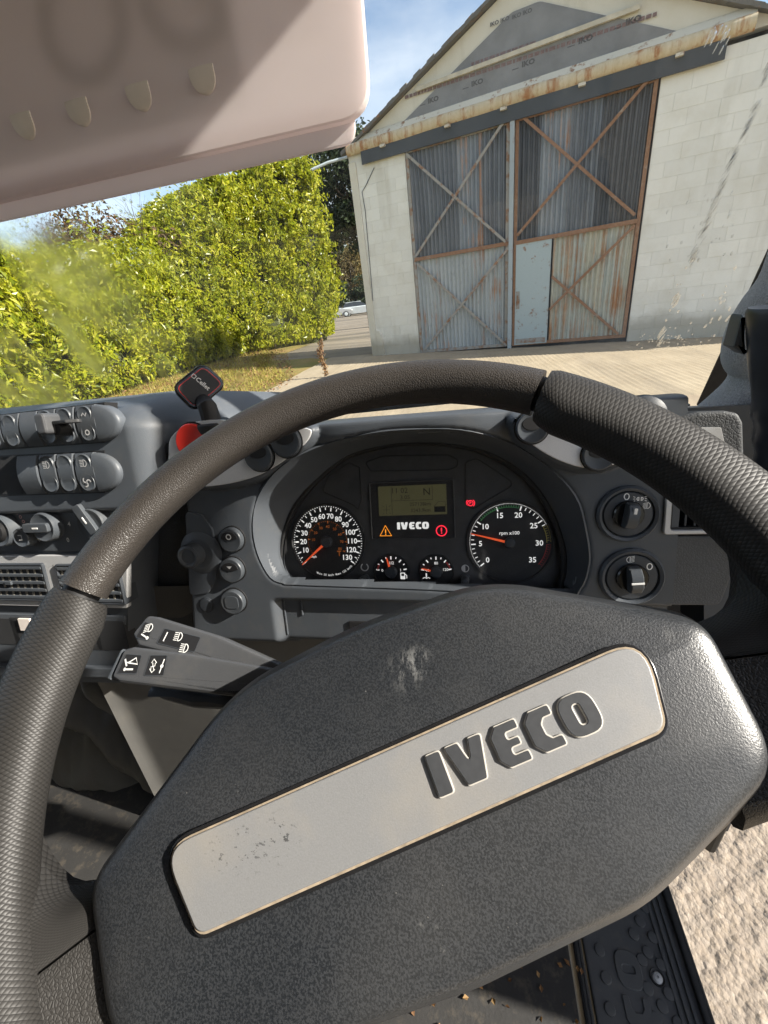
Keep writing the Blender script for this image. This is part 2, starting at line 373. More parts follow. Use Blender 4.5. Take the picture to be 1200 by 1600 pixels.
M['ink_black'] = plain('black_ink', (0.09, 0.09, 0.095), 0.7); M['ink_red'] = plain('faded_red_ink', (0.185, 0.13, 0.13), 0.8, var=0.3, vs=25)
M['roof'] = m_rusty('lichen_roof_sheet', (0.14, 0.135, 0.125), 0.15)
M['wood'] = plain('weathered_batten', (0.52, 0.48, 0.39), 0.8, var=0.15, vs=5)
M['laurel'] = m_leaf('laurel_leaf', ((0.10, 0.14, 0.010), (0.29, 0.32, 0.016), (0.43, 0.42, 0.025), (0.56, 0.52, 0.10)), 0.3, 0.45)
M['ivy'] = m_leaf('dark_evergreen_leaf', ((0.018, 0.03, 0.012), (0.03, 0.048, 0.018), (0.05, 0.07, 0.025), (0.08, 0.10, 0.05)), 0.45, 0.2)
M['autumn'] = m_leaf('autumn_leaf', ((0.07, 0.06, 0.02), (0.13, 0.11, 0.035), (0.2, 0.14, 0.05), (0.26, 0.19, 0.07)), 0.6, 0.4)
M['brownleaf'] = m_leaf('dead_brown_leaf', ((0.05, 0.032, 0.016), (0.10, 0.06, 0.028), (0.14, 0.10, 0.035), (0.2, 0.09, 0.04)), 0.7, 0.25)
M['grass'] = m_leaf('grass_blade', ((0.17, 0.18, 0.025), (0.32, 0.28, 0.045), (0.46, 0.36, 0.10), (0.55, 0.40, 0.16)), 0.6, 0.4)
M['litter'] = m_leaf('fallen_leaf', ((0.12, 0.06, 0.025), (0.2, 0.1, 0.04), (0.28, 0.16, 0.06), (0.33, 0.22, 0.1)), 0.7, 0.2)
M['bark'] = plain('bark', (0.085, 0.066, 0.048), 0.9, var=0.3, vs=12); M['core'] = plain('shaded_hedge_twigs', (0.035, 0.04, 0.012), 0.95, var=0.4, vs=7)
M['dry'] = plain('dry_weed', (0.28, 0.18, 0.09), 0.85, var=0.25, vs=30)

# ================================================================== GROUND
def ground_sheet(name, x0, x1, y0, y1, nx, ny, dz, mat, fn=None):
    mb = MB(); G = []
    for j in range(ny + 1):
        y = y0 + (y1 - y0) * j / ny; G.append([])
        for i in range(nx + 1):
            x = x0 + (x1 - x0) * i / nx; G[-1].append((x, y, gz(x, y) + dz + (fn(x, y) if fn else 0)))
    mb.grid(G); return structure(obj(name, mb, mat, None, 180 if fn else None, fix=False))
def ridge(x, y):
    n = mnoise.noise(Vector((x * 0.8, y * 0.5, 1.7))); m = mnoise.noise(Vector((x * 7, y * 3.0, 4.2)))
    w = abs(math.sin((x + 0.10 * n + 0.06 * (y - 8)) * math.pi / 0.105)); return 0.016 * (w ** 0.7) * (0.65 + 0.5 * m) + 0.012 * n
def rough_near(x, y):
    q = x * 0.82 + y * 0.57; s = -x * 0.57 + y * 0.82
    n1 = mnoise.noise(Vector((q * 3, s * 3, 0.3))); w = math.sin((s + 0.02 * n1) * 2 * math.pi / 0.075)
    n2 = mnoise.noise(Vector((q * 14, s * 34, 2.0))); n3 = mnoise.noise(Vector((x * 78, y * 60, 5.0))); n4 = mnoise.noise(Vector((x * 36, y * 28, 8.0)))
    return 0.0025 * w * (0.6 + 0.6 * n2) + 0.003 * n2 + 0.0026 * n3 + 0.003 * n4
ground_sheet('ground', -260, 260, -120, 400, 2, 2, -0.06, M['field'])
ground_sheet('road', -70, 40, 14.6, 66.0, 12, 14, -0.03, M['road'], lambda x, y: 0.03 * mnoise.noise(Vector((x * 0.3, y * 0.3, 0))))
ground_sheet('concrete_yard', -4.6, 14.0, 2.6, 14.4, 560, 48, 0.0, M['concrete'], ridge)
ground_sheet('concrete_yard_beside_cab', -4.6, 14.0, -12, 2.6, 2, 2, -0.014, M['concrete'])
ground_sheet('concrete_yard_by_door', 0.24, 1.5, 0.0, 1.6, 210, 265, -0.002, M['concrete_near'], rough_near)
ground_sheet('grass_verge', -16.0, -7.4, 15.0, 20.5, 10, 8, -0.02, M['field'], lambda x, y: 0.05 * mnoise.noise(Vector((x * 0.7, y * 0.7, 3))))
ground_sheet('grass_verge', -16.0, -4.3, -6, 15.0, 14, 22, -0.02, M['field'], lambda x, y: 0.05 * mnoise.noise(Vector((x * 0.7, y * 0.7, 3))))

# ================================================================== BARN
A0 = np.array([-2.99, 13.91, 0.0])
BF = Frame(A0, (math.sin(R(104)), math.cos(R(104)), 0), (0, 0, 1))
barn = thing('barn', 'whitewashed block barn with grey membrane gable and tall corrugated sliding doors', 'barn', A0)
EAVE, APU, APZ = 5.13, 4.48, 7.13
def rz(u): return EAVE + (APZ - EAVE) * (1 - abs(u - APU) / (APU + 0.06))
for wq in ((0.0, 1.6, -0.6, 5.12), (7.12, 16.0, -0.9, 4.98)): mb = MB(); mb.box(BF, *wq, -0.35, -0.0045); obj('wall', mb, M['mortar'], barn, None)
for wq in ((0.0, 0.3, -0.6, 5.12, -3.2, -0.36), (15.7, 16.0, -0.9, 4.98, -3.2, -0.36), (0.31, 15.69, -0.9, 4.9, -3.2, -2.9)): mb = MB(); mb.box(BF, *wq); obj('side_wall', mb, M['cream'], barn, None)
mb = MB(); mb.prism(BF, rounded([(-0.012, -0.3), (0.2, -0.3), (0.2, 4.9), (-0.012, 4.9)], 0.02), -0.3, 0.03, 0.012); obj('corner_pier', mb, M['cream'], barn)
mb = MB(); mb.prism(BF, rounded([(0.2, -0.3), (0.44, -0.3), (0.40, 0.55), (0.33, 0.72), (0.2, 0.76)], 0.03), -0.02, 0.05, 0.02); obj('wheel_guard', mb, M['cream'], barn)
mb = MB(); mb.prism(BF, rounded([(10.05, -0.5), (10.14, -0.5), (10.14, 4.95), (10.05, 4.95)], 0.01), -0.03, 0.006, 0.004); obj('wall_joint_cover', mb, M['cream'], barn)
# blocks, laid one by one in running bond
BW, BH = 0.535, 0.272
mb = MB(); mb.prism(Frame((0, 0, 0), (1, 0, 0), (0, 0, 1)), rrect(-0.5, 0.5, -0.5, 0.5, 0.012, 2), -0.03, 0.0, 0.006, 1)
unit = obj('block', mb, M['block'], None, None); unit_me = unit.data; bpy.data.objects.remove(unit)
brot = Matrix(((BF.ex[0], -BF.n[0], 0), (BF.ex[1], -BF.n[1], 0), (0, 0, 1))).to_4x4()
def lay(u0, u1, v0, v1, joint=None):
    k = 0; v = v0
    while v < v1 - 0.03:
        vt = min(v + BH, v1); u = u0 - (BW / 2 if k % 2 else 0)
        while u < u1 - 0.02:
            a, b = max(u, u0), min(u + BW, u1); u += BW
            if b - a < 0.05: continue
            o = bpy.data.objects.new('block', unit_me); COL.objects.link(o); o.parent = barn
            g = 0.0055; p = BF.P((a + b) / 2, (v + vt) / 2, random.uniform(-0.002, 0.0015)) - A0
            o.matrix_local = Matrix.Translation(Vector(p)) @ brot @ Matrix.Rotation(R(random.uniform(-0.25, 0.25)), 4, 'Y') @ Matrix.Diagonal((b - a - g, 1.0, vt - v - g, 1.0))
        v = vt; k += 1
lay(0.21, 1.6, -0.28, 4.88); lay(7.13, 10.04, -0.4, 4.97); lay(10.15, 11.6, -0.4, 4.97)
# gable: cement verge boards, membrane, batten, print
mb = MB(); mb.prism(BF, [(-0.05, 5.12), (9.02, 5.12), (APU, APZ - 0.03)], -0.3, -0.07); obj('gable_board', mb, M['cream'], barn, None)
mb = MB(); mb.prism(BF, rounded([(1.0, 5.13), (7.95, 5.13), (4.75, 6.57), (4.2, 6.57)], [0, 0, 0.3, 0.3]), -0.08, -0.045); memb = obj('membrane', mb, M['membrane'], barn, None)
mb = MB()
for px, py in ((676, 155), (745, 128), (825, 97), (915, 60), (990, 30)):
    u, v = BF.uv(px, py); mb.text(BF, u, v, -0.0425, 0.12, 'IKO', 0.05, sx=1.3); mb.box(BF, u - 0.34, u - 0.2, v - 0.035, v - 0.02, -0.0445, -0.0425)
for px, py in ((780, 32), (815, 20)):
    u, v = BF.uv(px, py); mb.text(BF, u, v, -0.0425, 0.09, 'IKO IKO', 0.03, sx=1.2)
obj('print', mb, M['ink_black'], memb, None, fix=False)
mb = MB()
for row in (0.085, -0.095):
    u = 1.7
    while u < 6.9:
        w = random.uniform(0.05, 0.13)
        vv = 5.925 - 0.012 * (u - 2) + row
        if vv < rz(u) - 0.62 and int(u / 0.93) % 3 != 2 or row < 0: mb.box(BF, u, u + w, vv - 0.03, vv + 0.03, -0.0445, -0.0425)
        u += w + 0.022
obj('print', mb, M['ink_red'], memb, None, fix=False)
mb = MB(); a = BF.uv(650, 140); b = BF.uv(1000, 10); mb.bar(BF.P(a[0], a[1], -0.015), BF.P(b[0], b[1], -0.015), 0.075, 0.06, BF.n); obj('batten', mb, M['wood'], barn, None)
for s in (-1, 1):
    ue = -0.16 if s < 0 else 9.12
    mb = MB(); e = (APU - ue); dv = APZ - (rz(0) - 0.03)
    p0 = BF.P(ue, rz(max(ue, -0.06)) - 0.05 if s < 0 else rz(8.96) - 0.08, 0); p1 = BF.P(APU, APZ, 0)
    n_ = 26
    for k in range(n_):
        t0, t1 = k / n_, (k + 1.04) / n_; th = 0.07 + random.uniform(-0.012, 0.02)
        q0, q1 = p0 + (p1 - p0) * t0, p0 + (p1 - p0) * t1
        V = []
        for q in (q0, q1):
            for hh in (0.09 + random.uniform(-0.02, 0.02), -3.3):
                V += [q + BF.n * hh, q + BF.n * hh + np.array([0, 0, th])]
        mb.add(V, [(0, 4, 5, 1), (2, 3, 7, 6), (1, 5, 7, 3), (0, 2, 6, 4), (0, 1, 3, 2), (4, 6, 7, 5)])
    obj('roof_slope', mb, M['roof'], barn, None)
mb = MB(); mb.box(BF, 9.15, 16.3, 4.99, 5.12, -3.3, 0.1); obj('lean_to_roof', mb, M['roof'], barn, None)
# gutter, flashing, door track
mb = MB(); L = []
for k in range(13):
    a = R(-100 + 200 * k / 12); L.append((0.10 * math.cos(a), 0.125 * math.sin(a)))
seg = 30; rings = []
for k in range(seg + 1):
    u = 0.02 + (8.5 - 0.02) * k / seg; dz = 0.02 * math.sin(k * 0.9) * 0.3 + 0.03 * k / seg
    rings.append([BF.P(u, 5.15 + y + dz, 0.05 + x) for x, y in L])
mb.loft(rings, False); obj('gutter', mb, M['gutter_r'], barn)
mb = MB(); mb.loft([[BF.P(u, 5.25 + 0.03 * u / 8.5, 0.07), BF.P(u, 5.40 + 0.03 * u / 8.5, -0.03), BF.P(u, 5.41 + 0.03 * u / 8.5, -0.05)] for u in np.linspace(0.0, 8.5, 20)], False); obj('flashing', mb, M['flash'], barn)
mb = MB(); mb.box(BF, 0.42, 8.12, 4.84, 5.06, -0.02, 0.10); mb.box(BF, 0.42, 8.12, 4.78, 4.84, 0.06, 0.10); obj('door_track', mb, M['beam'], barn, None)
for u in (1.0, 2.7, 4.0, 5.6, 7.3):
    mb = MB(); mb.box(BF, u, u + 0.14, 5.0, 5.05, 0.1, 0.17); obj('gutter_bracket', mb, M['flash'], barn, None)
# sliding doors
def corrugated(u0, u1, v0, v1, h, pitch=0.112, amp=0.024, bow=0.0):
    mb = MB(); n = int((u1 - u0) / pitch * 8); rows = 2
    G = []
    for j in range(rows + 1):
        v = v0 + (v1 - v0) * j / rows
        G.append([BF.P(u0 + (u1 - u0) * i / n, v, h + amp * math.sin(2 * math.pi * (u0 + (u1 - u0) * i / n) / pitch)) for i in range(n + 1)])
    mb.grid(G); return mb
def px_bar(mb, a, b, w, d, h):
    ua = BF.uv(*a, h); ub = BF.uv(*b, h); mb.bar(BF.P(*ua, h), BF.P(*ub, h), w, d, BF.n)
def door(u0, u1, label, frame_mat, sheets, braces, girt):
    mb = MB()
    for u in (u0 + 0.04, u1 - 0.04): mb.bar(BF.P(u, -0.02, 0.0), BF.P(u, 4.84, 0.0), 0.075, 0.05, BF.n)
    for v in (0.02, 4.80): mb.bar(BF.P(u0, v, 0.004), BF.P(u1, v, 0.004), 0.075, 0.05, BF.n)
    d = obj('sliding_door', mb, frame_mat, barn, None); d['label'] = label
    for a, b, v0, v1, m in sheets: obj('corrugated_sheet', corrugated(a, b, v0, v1, -0.03 + random.uniform(-0.003, 0.003)), m, d, 80, fix=False)
    for k, (a, b, m) in enumerate(braces):
        mb = MB(); px_bar(mb, a, b, 0.06, 0.03, 0.05 + 0.018 * (k % 2)); obj('brace', mb, m, d, None)
    mb = MB(); px_bar(mb, *girt[:2], 0.085, 0.035, 0.03); obj('girt', mb, girt[2], d, None)
    return d
g_, c_, k_, b_, r_ = M['sheet_grey'], M['sheet_clear'], M['sheet_dark'], M['sheet_blue'], M['sheet_rust']
dl = door(1.62, 4.2, 'left leaf with pale blue lower sheets', M['galv_old'],
     [(1.66, 2.3, 2.46, 4.82, g_), (2.3, 2.95, 2.46, 4.82, g_), (2.95, 3.55, 2.46, 4.82, c_), (3.55, 4.17, 2.46, 4.82, g_)] + [(a, a + 0.63, 0.0, 2.45, b_) for a in (1.66, 2.29, 2.92, 3.55)],
     [((634, 240), (790, 378), M['galv_old']), ((787, 190), (650, 400), M['galv_old']), ((652, 412), (792, 540), M['galv_old']), ((796, 386), (662, 548), M['galv_old'])], ((648, 406), (795, 380), M['rust_bar']))
dr = door(4.32, 7.08, 'right leaf with rusty frame and streaked lower sheets', M['rust_bar'],
     [(4.36, 4.88, 2.46, 4.82, k_), (4.88, 5.5, 2.46, 4.82, c_), (5.5, 6.1, 2.46, 4.82, g_), (6.1, 6.6, 2.46, 4.82, k_), (6.6, 7.05, 2.46, 4.82, k_), (5.26, 5.85, 0.0, 2.45, r_), (5.85, 6.45, 0.0, 2.45, r_), (6.45, 7.05, 0.0, 2.45, r_)],
     [((814, 180), (992, 336), M['rust_bar']), ((1020, 116), (808, 368), M['rust_bar']), ((862, 432), (966, 522), M['rust_bar']), ((992, 352), (858, 484), M['rust_bar'])], ((805, 380), (996, 345), M['rust_bar']))
mb = MB(); mb.prism(BF, rrect(4.385, 5.225, 0.0, 2.38, 0.01), -0.04, 0.035, 0.008); wk = obj('wicket_door', mb, M['wicket'], dr)
mb = MB(); mb.prism(BF, rrect(4.42, 5.19, 0.03, 0.15, 0.01), 0.03, 0.043, 0.004); mb.prism(BF, rrect(4.41, 4.5, 0.9, 1.32, 0.01), 0.03, 0.046, 0.004); obj('door_plate', mb, M['galv_old'], dr)
mb = MB(); mb.tube([BF.P(4.45, 1.22, 0.036), BF.P(4.45, 1.22, 0.09), BF.P(4.45, 1.02, 0.09), BF.P(4.45, 1.02, 0.036)], 0.012, 8); obj('door_handle', mb, M['rust_bar'], dr)
mb = MB(); mb.box(BF, 4.21, 4.31, -0.15, 4.9, -0.04, 0.09); obj('door_post', mb, M['galv'], barn, None)
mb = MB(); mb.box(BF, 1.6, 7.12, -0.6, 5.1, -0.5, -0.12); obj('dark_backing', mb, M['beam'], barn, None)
mb = MB(); mb.tube([BF.P(0.02, 5.02, 0.1), BF.P(-0.45, 4.96, 0.35), BF.P(-0.85, 4.86, 0.55)], 0.035, 8); obj('downpipe_stub', mb, M['galv'], barn)
mb = MB(); pts = [BF.P(*BF.uv(x, y), 0.012) for x, y in ((585, 262), (572, 290), (566, 300), (571, 330), (577, 400), (583, 470))]; mb.tube(pts, 0.009, 6); obj('cable', mb, M['beam'], barn)

# ================================================================== VEGETATION
def leaf_cloud(mb, P, N, size, aspect=0.42, jitter=0.9, fold=0.25, droop=0.0):
    """many small folded leaves: P centres, N mean facing"""
    n = len(P); d = rng.normal(size=(n, 3)) * jitter + N; d /= np.linalg.norm(d, axis=1)[:, None] + 1e-9
    a = rng.normal(size=(n, 3)); a[:, 2] -= droop; a -= d * (a * d).sum(1)[:, None]; a /= np.linalg.norm(a, axis=1)[:, None] + 1e-9
    b = np.cross(d, a); s = size * rng.uniform(0.65, 1.3, n)[:, None]
    v0 = P - a * s * 0.5; v2 = P + a * s * 0.5 - d * s * 0.08; v1 = P + b * s * aspect * 0.5 + d * s * fold * 0.35; v3 = P - b * s * aspect * 0.5 + d * s * fold * 0.35
    base = len(mb.v)
    V = np.stack([v0, v1, v2, v3], 1).reshape(-1, 3)
    mb.v.extend(map(tuple, V.tolist())); idx = base + 4 * np.arange(n)
    mb.f.extend([(int(i), int(i + 1), int(i + 2)) for i in idx] + [(int(i), int(i + 2), int(i + 3)) for i in idx]); mb.m.extend([0] * (2 * n))
def hedge(name, label, path, tops, thick, nleaf, size, bulge=0.35):
    """path: plan points of the side we see; tops: height at each"""
    base = np.array([path[len(path) // 2][0], path[len(path) // 2][1], 0.0])
    t = thing(name, label, 'hedge', base, 'laurel hedges beside the yard')
    pc = np.array(smooth_curve([(p[0], p[1], h) for p, h in zip(path, tops)], 10)); L = len(pc)
    tan = np.gradient(pc[:, :2], axis=0); tan /= np.linalg.norm(tan, axis=1)[:, None]
    nor = np.stack([tan[:, 1], -tan[:, 0]], 1)                               # right of travel
    cum = np.concatenate([[0], np.cumsum(np.linalg.norm(np.diff(pc[:, :2], axis=0), axis=1))])
    def surf(s, q):
        """s in 0..1 along, q in 0..1.3 up the face and over the top"""
        x = np.interp(s * cum[-1], cum, pc[:, 0]); y = np.interp(s * cum[-1], cum, pc[:, 1]); h = np.interp(s * cum[-1], cum, pc[:, 2])
        nx = np.interp(s * cum[-1], cum, nor[:, 0]); ny = np.interp(s * cum[-1], cum, nor[:, 1])
        lump = np.array([mnoise.noise(Vector((a * cum[-1] * 0.55, b * c * 0.5, 3.1))) for a, b, c in zip(s, q, h)]) + 0.5 * np.array([mnoise.noise(Vector((a * cum[-1] * 1.7, b * c * 1.6, 9.1))) for a, b, c in zip(s, q, h)])
        up = np.minimum(q, 1.0); ov = np.maximum(q - 1.0, 0) / 0.3
        z = h * (up + 0.0) + 0.12 * h * 0 + np.where(q > 1, 0.12 * np.sin(ov * 1.5), 0)
        out = bulge * np.sin(up * 2.6) + lump * 0.6 - ov * thick - np.where(up > 0.85, (up - 0.85) ** 2 * 14, 0)
        P = np.stack([x + nx * out, y + ny * out, z + lump * 0.18 + np.array([gz(a, b) for a, b in zip(x, y)])], 1)
        Nn = np.stack([nx * (1 - 0.5 * ov), ny * (1 - 0.5 * ov), 0.35 + 0.9 * np.minimum(ov * 3, 1)], 1); return P, Nn
    s = rng.uniform(0, 1, nleaf); q = rng.uniform(0.03, 1.3, nleaf) ** 0.95
    P, Nn = surf(s, q)
    clump = np.array([mnoise.noise(Vector((p[0] * 1.9, p[1] * 1.9, p[2] * 1.9))) for p in P])
    keep = clump > -0.30 + 0.3 * rng.uniform(-1, 1, nleaf) * 0.5
    depth = np.abs(rng.normal(0, 0.24, nleaf)) - 0.12 * np.maximum(clump, 0)
    P = P - Nn / np.linalg.norm(Nn, axis=1)[:, None] * depth[:, None]; P = P[keep]; Nn = Nn[keep]
    mb = MB(); leaf_cloud(mb, P, Nn, size, 0.42, 0.75, 0.3, 0.6)
    # shoots that stick out of the outline
    m = nleaf // 60; P2, N2 = surf(rng.uniform(0, 1, m), rng.uniform(0.1, 1.15, m))
    for k in range(5): leaf_cloud(mb, P2 + N2 * (0.10 + 0.075 * k) + rng.normal(size=P2.shape) * 0.05, N2, size * 0.95, 0.4, 0.9, 0.3)
    f = obj('foliage', mb, M['laurel'], t, None, fix=False); f['kind'] = 'stuff'
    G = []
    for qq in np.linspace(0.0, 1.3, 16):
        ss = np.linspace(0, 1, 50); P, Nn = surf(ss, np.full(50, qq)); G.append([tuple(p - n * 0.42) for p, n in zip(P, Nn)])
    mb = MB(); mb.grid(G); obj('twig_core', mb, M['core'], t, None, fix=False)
    for k in range(int(cum[-1] / 1.2)):
        ss = np.array([(k + 0.5) / (cum[-1] / 1.2)]); P, Nn = surf(ss, np.array([0.0])); p = P[0] - Nn[0] * 0.3; hh = np.interp(ss[0] * cum[-1], cum, pc[:, 2])
        mb = MB(); mb.tube([(p[0], p[1], gz(p[0], p[1]) - 0.1), (p[0] + random.uniform(-0.1, 0.1), p[1], hh * 0.4), (p[0] - 0.25, p[1], hh * 0.8)], [0.06, 0.045, 0.02], 6); obj('stem', mb, M['bark'], t)
    return t
hedge('laurel_hedge', 'tall sunlit laurel hedge with glossy yellow green leaves beside the barn corner',
      [(-9.5, 24.5), (-7.4, 23.6), (-6.7, 22.3), (-7.3, 20.9), (-8.6, 19.5), (-9.5, 17.6), (-9.9, 15.6)][::-1], [7.9, 7.6, 7.3, 7.0, 6.6, 5.9, 4.4][::-1], 2.4, 52000, 0.2)
hedge('laurel_hedge', 'lower laurel hedge left of the tall one with dead brown twigs over it',
      [(-9.9, 15.9), (-9.8, 14.0), (-9.7, 12.0), (-9.6, 10.0), (-9.4, 8.0), (-9.0, 6.2), (-8.8, 4.2)][::-1], [4.2, 3.95, 3.75, 3.55, 3.4, 3.3, 3.2][::-1], 1.8, 40000, 0.18)

def limb(mb, p, d, length, r, depth, spread=0.5, ends=None):
    p = np.array(p, float); d = np.array(d, float) / np.linalg.norm(d); pts = [p]; rad = [r]; seg = 4
    for k in range(seg):
        d = d + rng.normal(size=3) * 0.13 + np.array([0, 0, 0.05]); d /= np.linalg.norm(d); p = p + d * length / seg; pts.append(p); rad.append(r * (1 - 0.5 * (k + 1) / seg))
    mb.tube(pts, rad, 6 if r > 0.03 else 4)
    if ends is not None and depth <= 1: ends.append(p)
    if depth > 0:
        for k in range(random.choice((2, 3, 3))):
            i = random.randint(2, seg); nd = d + rng.normal(size=3) * spread; limb(mb, pts[i], nd, length * random.uniform(0.55, 0.8), rad[i] * 0.65, depth - 1, spread, ends)
def tree(name, label, base, h, rx, ry, crown_lo, leafmat, nleaf, size, lobes=26, trunk_r=0.2, bare=False, group=None):
    x, y = base; z = gz(x, y); t = thing(name, label, 'tree', (x, y, z), group)
    mb = MB(); ends = []
    n_l = 7; tr = [(x + random.uniform(-0.1, 0.1) * k, y, z - 0.2 + (h * 0.75) * k / 5) for k in range(6)]
    mb.tube(tr, [trunk_r * (1 - 0.13 * k) for k in range(6)], 8)
    for k in range(n_l):
        a = 2 * math.pi * k / n_l + random.uniform(-0.4, 0.4); zz = z + crown_lo + (h - crown_lo) * random.uniform(0.0, 0.55)
        limb(mb, (x, y, zz), (math.cos(a), math.sin(a), 0.6), rx * 0.7, trunk_r * 0.4, 3 if bare else 2, 0.5, ends)
    obj('trunk', mb, M['bark'], t, 60, fix=False)
    if nleaf:
        mb = MB(); cz = z + (crown_lo + h) / 2; hz = (h - crown_lo) / 2; C = []
        for k in range(lobes):
            v = rng.normal(size=3); v /= np.linalg.norm(v); v *= rng.uniform(0.35, 0.85); C.append((np.array([x + v[0] * rx, y + v[1] * ry, cz + v[2] * hz]), rng.uniform(0.25, 0.45)))
        for c, s in C:
            m = nleaf // lobes; v = rng.normal(size=(m, 3)); v /= np.linalg.norm(v, axis=1)[:, None]; v *= rng.uniform(0.55, 1.05, m)[:, None]
            leaf_cloud(mb, c + v * np.array([rx, ry, hz * 0.8]) * s, v + np.array([0, 0, 0.4]), size, 0.5, 0.7)
        f = obj('crown', mb, leafmat, t, None, fix=False); f['kind'] = 'stuff'
    return t
tree('evergreen_tree', 'dark ivy covered evergreen tree behind the barn corner', (-6.0, 29.0), 10.4, 2.6, 2.6, 4.0, M['ivy'], 16000, 0.26, 40, 0.28)
tree('evergreen_tree', 'second dark evergreen standing behind the tall laurel hedge', (-9.6, 31.5), 10.8, 2.8, 2.8, 3.0, M['ivy'], 9000, 0.3, 30, 0.28)
tree('bare_tree', 'bare brown thorn tree with dead leaves rising over the lower hedge', (-11.8, 15.2), 5.5, 2.5, 2.2, 2.0, M['brownleaf'], 6500, 0.15, 24, 0.16, True)
tree('bare_tree', 'leafless grey twigged tree at the far left behind the lower hedge', (-14.8, 15.0), 6.4, 2.2, 2.2, 2.0, M['brownleaf'], 900, 0.14, 14, 0.13, True)
for k, (x, y, h, rr, lab) in enumerate([(-15.6, 64, 9.5, 4.2, 'yellowing autumn tree behind the parked cars, nearest the barn edge'), (-19.5, 66, 10.0, 4.2, 'olive autumn tree behind the parked cars, middle one'), (-23.8, 62, 9.2, 4.0, 'brown autumn tree behind the parked cars, nearest the tall hedge'), (-12.0, 70, 10.5, 4.5, 'pale autumn tree half hidden by the barn corner')]):
    tree('autumn_tree', lab, (x, y), h, rr, rr, 1.6, M['autumn'], 5200, 0.4, 26, 0.16, group='autumn trees across the road')
tree('autumn_tree', 'distant brown tree line seen beyond the gap', (-27.5, 92), 13.0, 9.0, 6.0, 1.0, M['brownleaf'], 6000, 0.7, 30, 0.3, group='autumn trees across the road')
tree('autumn_tree', 'tall distant autumn tree beyond the road, right of the gap', (-21.0, 96), 14.0, 9.0, 6.0, 1.0, M['autumn'], 6000, 0.7, 30, 0.3, group='autumn trees across the road')

tree('evergreen_bush', 'low dark evergreen bush behind the parked cars, nearer the tall hedge', (-17.6, 57.5), 4.2, 4.2, 2.0, 0.1, M['ivy'], 6000, 0.32, 24, 0.12, group='bushes behind the parked cars')
tree('evergreen_bush', 'low dark evergreen bush behind the parked cars, nearer the barn corner', (-12.0, 58.5), 4.6, 4.0, 2.0, 0.1, M['ivy'], 6000, 0.32, 24, 0.12, group='bushes behind the parked cars')
# grass verge blades, fallen leaves
n = 26000; gx = rng.uniform(-10.2, -4.2, n); gy = rng.uniform(4.5, 20.0, n)
dens = np.array([mnoise.noise(Vector((a * 0.6, b * 0.6, 1))) for a, b in zip(gx, gy)]); kp = dens > rng.uniform(-0.9, 0.25, n); gx, gy = gx[kp], gy[kp]; n = len(gx)
edge = -4.6 - 0.5 * np.maximum(gy - 10.5, 0) - 0.12 * np.sin(gy * 2.1); kp = gx < edge; gx, gy = gx[kp], gy[kp]; n = len(gx)
hh = rng.uniform(0.05, 0.2, n); az = rng.uniform(0, 6.28, n); lean = rng.uniform(0.0, 0.7, n); g0 = np.array([gz(a, b) for a, b in zip(gx, gy)]) - 0.03
w = 0.010; c, s = np.cos(az), np.sin(az)
V = np.stack([np.stack([gx - s * w, gy + c * w, g0], 1), np.stack([gx + s * w, gy - c * w, g0], 1), np.stack([gx + c * hh * lean, gy + s * hh * lean, g0 + hh], 1)], 1).reshape(-1, 3)
mb = MB(); mb.v = list(map(tuple, V.tolist())); mb.f = [(3 * i, 3 * i + 1, 3 * i + 2) for i in range(n)]; mb.m = [0] * n
tag(obj('grass', mb, M['grass'], None, None, fix=False), 'rough yellowing grass on the verge below the hedges', 'grass', None, 'stuff')
n = 5200; lx = rng.uniform(-9.6, -4.0, n); ly = rng.uniform(5.0, 19.0, n); kp = lx < -4.3 - 0.45 * np.maximum(ly - 10.5, 0); lx, ly = lx[kp], ly[kp]
P = np.stack([lx, ly, np.array([gz(a, b) for a, b in zip(lx, ly)]) + 0.05 + 0.03 * rng.uniform(-1, 1, len(lx))], 1); mb = MB(); leaf_cloud(mb, P, np.tile(np.array([0, 0, 1.2]), (len(P), 1)), 0.075, 0.6, 0.5)
tag(obj('fallen_leaves', mb, M['litter'], None, None, fix=False), 'brown fallen leaves scattered over the grass verge', 'leaves', None, 'stuff')
# dry weed
p = on_ground(508, 590); w_ = thing('dry_weed', 'tall dry brown dock weed standing on the verge before the barn corner', 'weed', p)
mb = MB(); mb.tube([p, p + (0.03, 0, 0.4), p + (0.0, 0, 0.85)], [0.012, 0.01, 0.004], 6)
for k in range(7):
    a = random.uniform(0, 6.28); z = 0.3 + 0.07 * k; mb.tube([p + (0.02, 0, z), p + (0.12 * math.cos(a), 0.12 * math.sin(a), z + 0.13)], [0.006, 0.003], 5)
obj('stem', mb, M['dry'], w_, fix=False)
mb = MB(); Q = np.array([p + (0.03 * random.gauss(0, 1) + 0.01, 0.03 * random.gauss(0, 1), random.uniform(0.05, 0.88)) for _ in range(300)]); Q[:, 0] += 0.08 * np.sin(Q[:, 2] * 9) * rng.uniform(0, 1, len(Q)); leaf_cloud(mb, Q, rng.normal(size=Q.shape), 0.06, 0.6, 1.0); sd = obj('seed_head', mb, M['litter'], w_, None, fix=False); sd['kind'] = 'stuff'

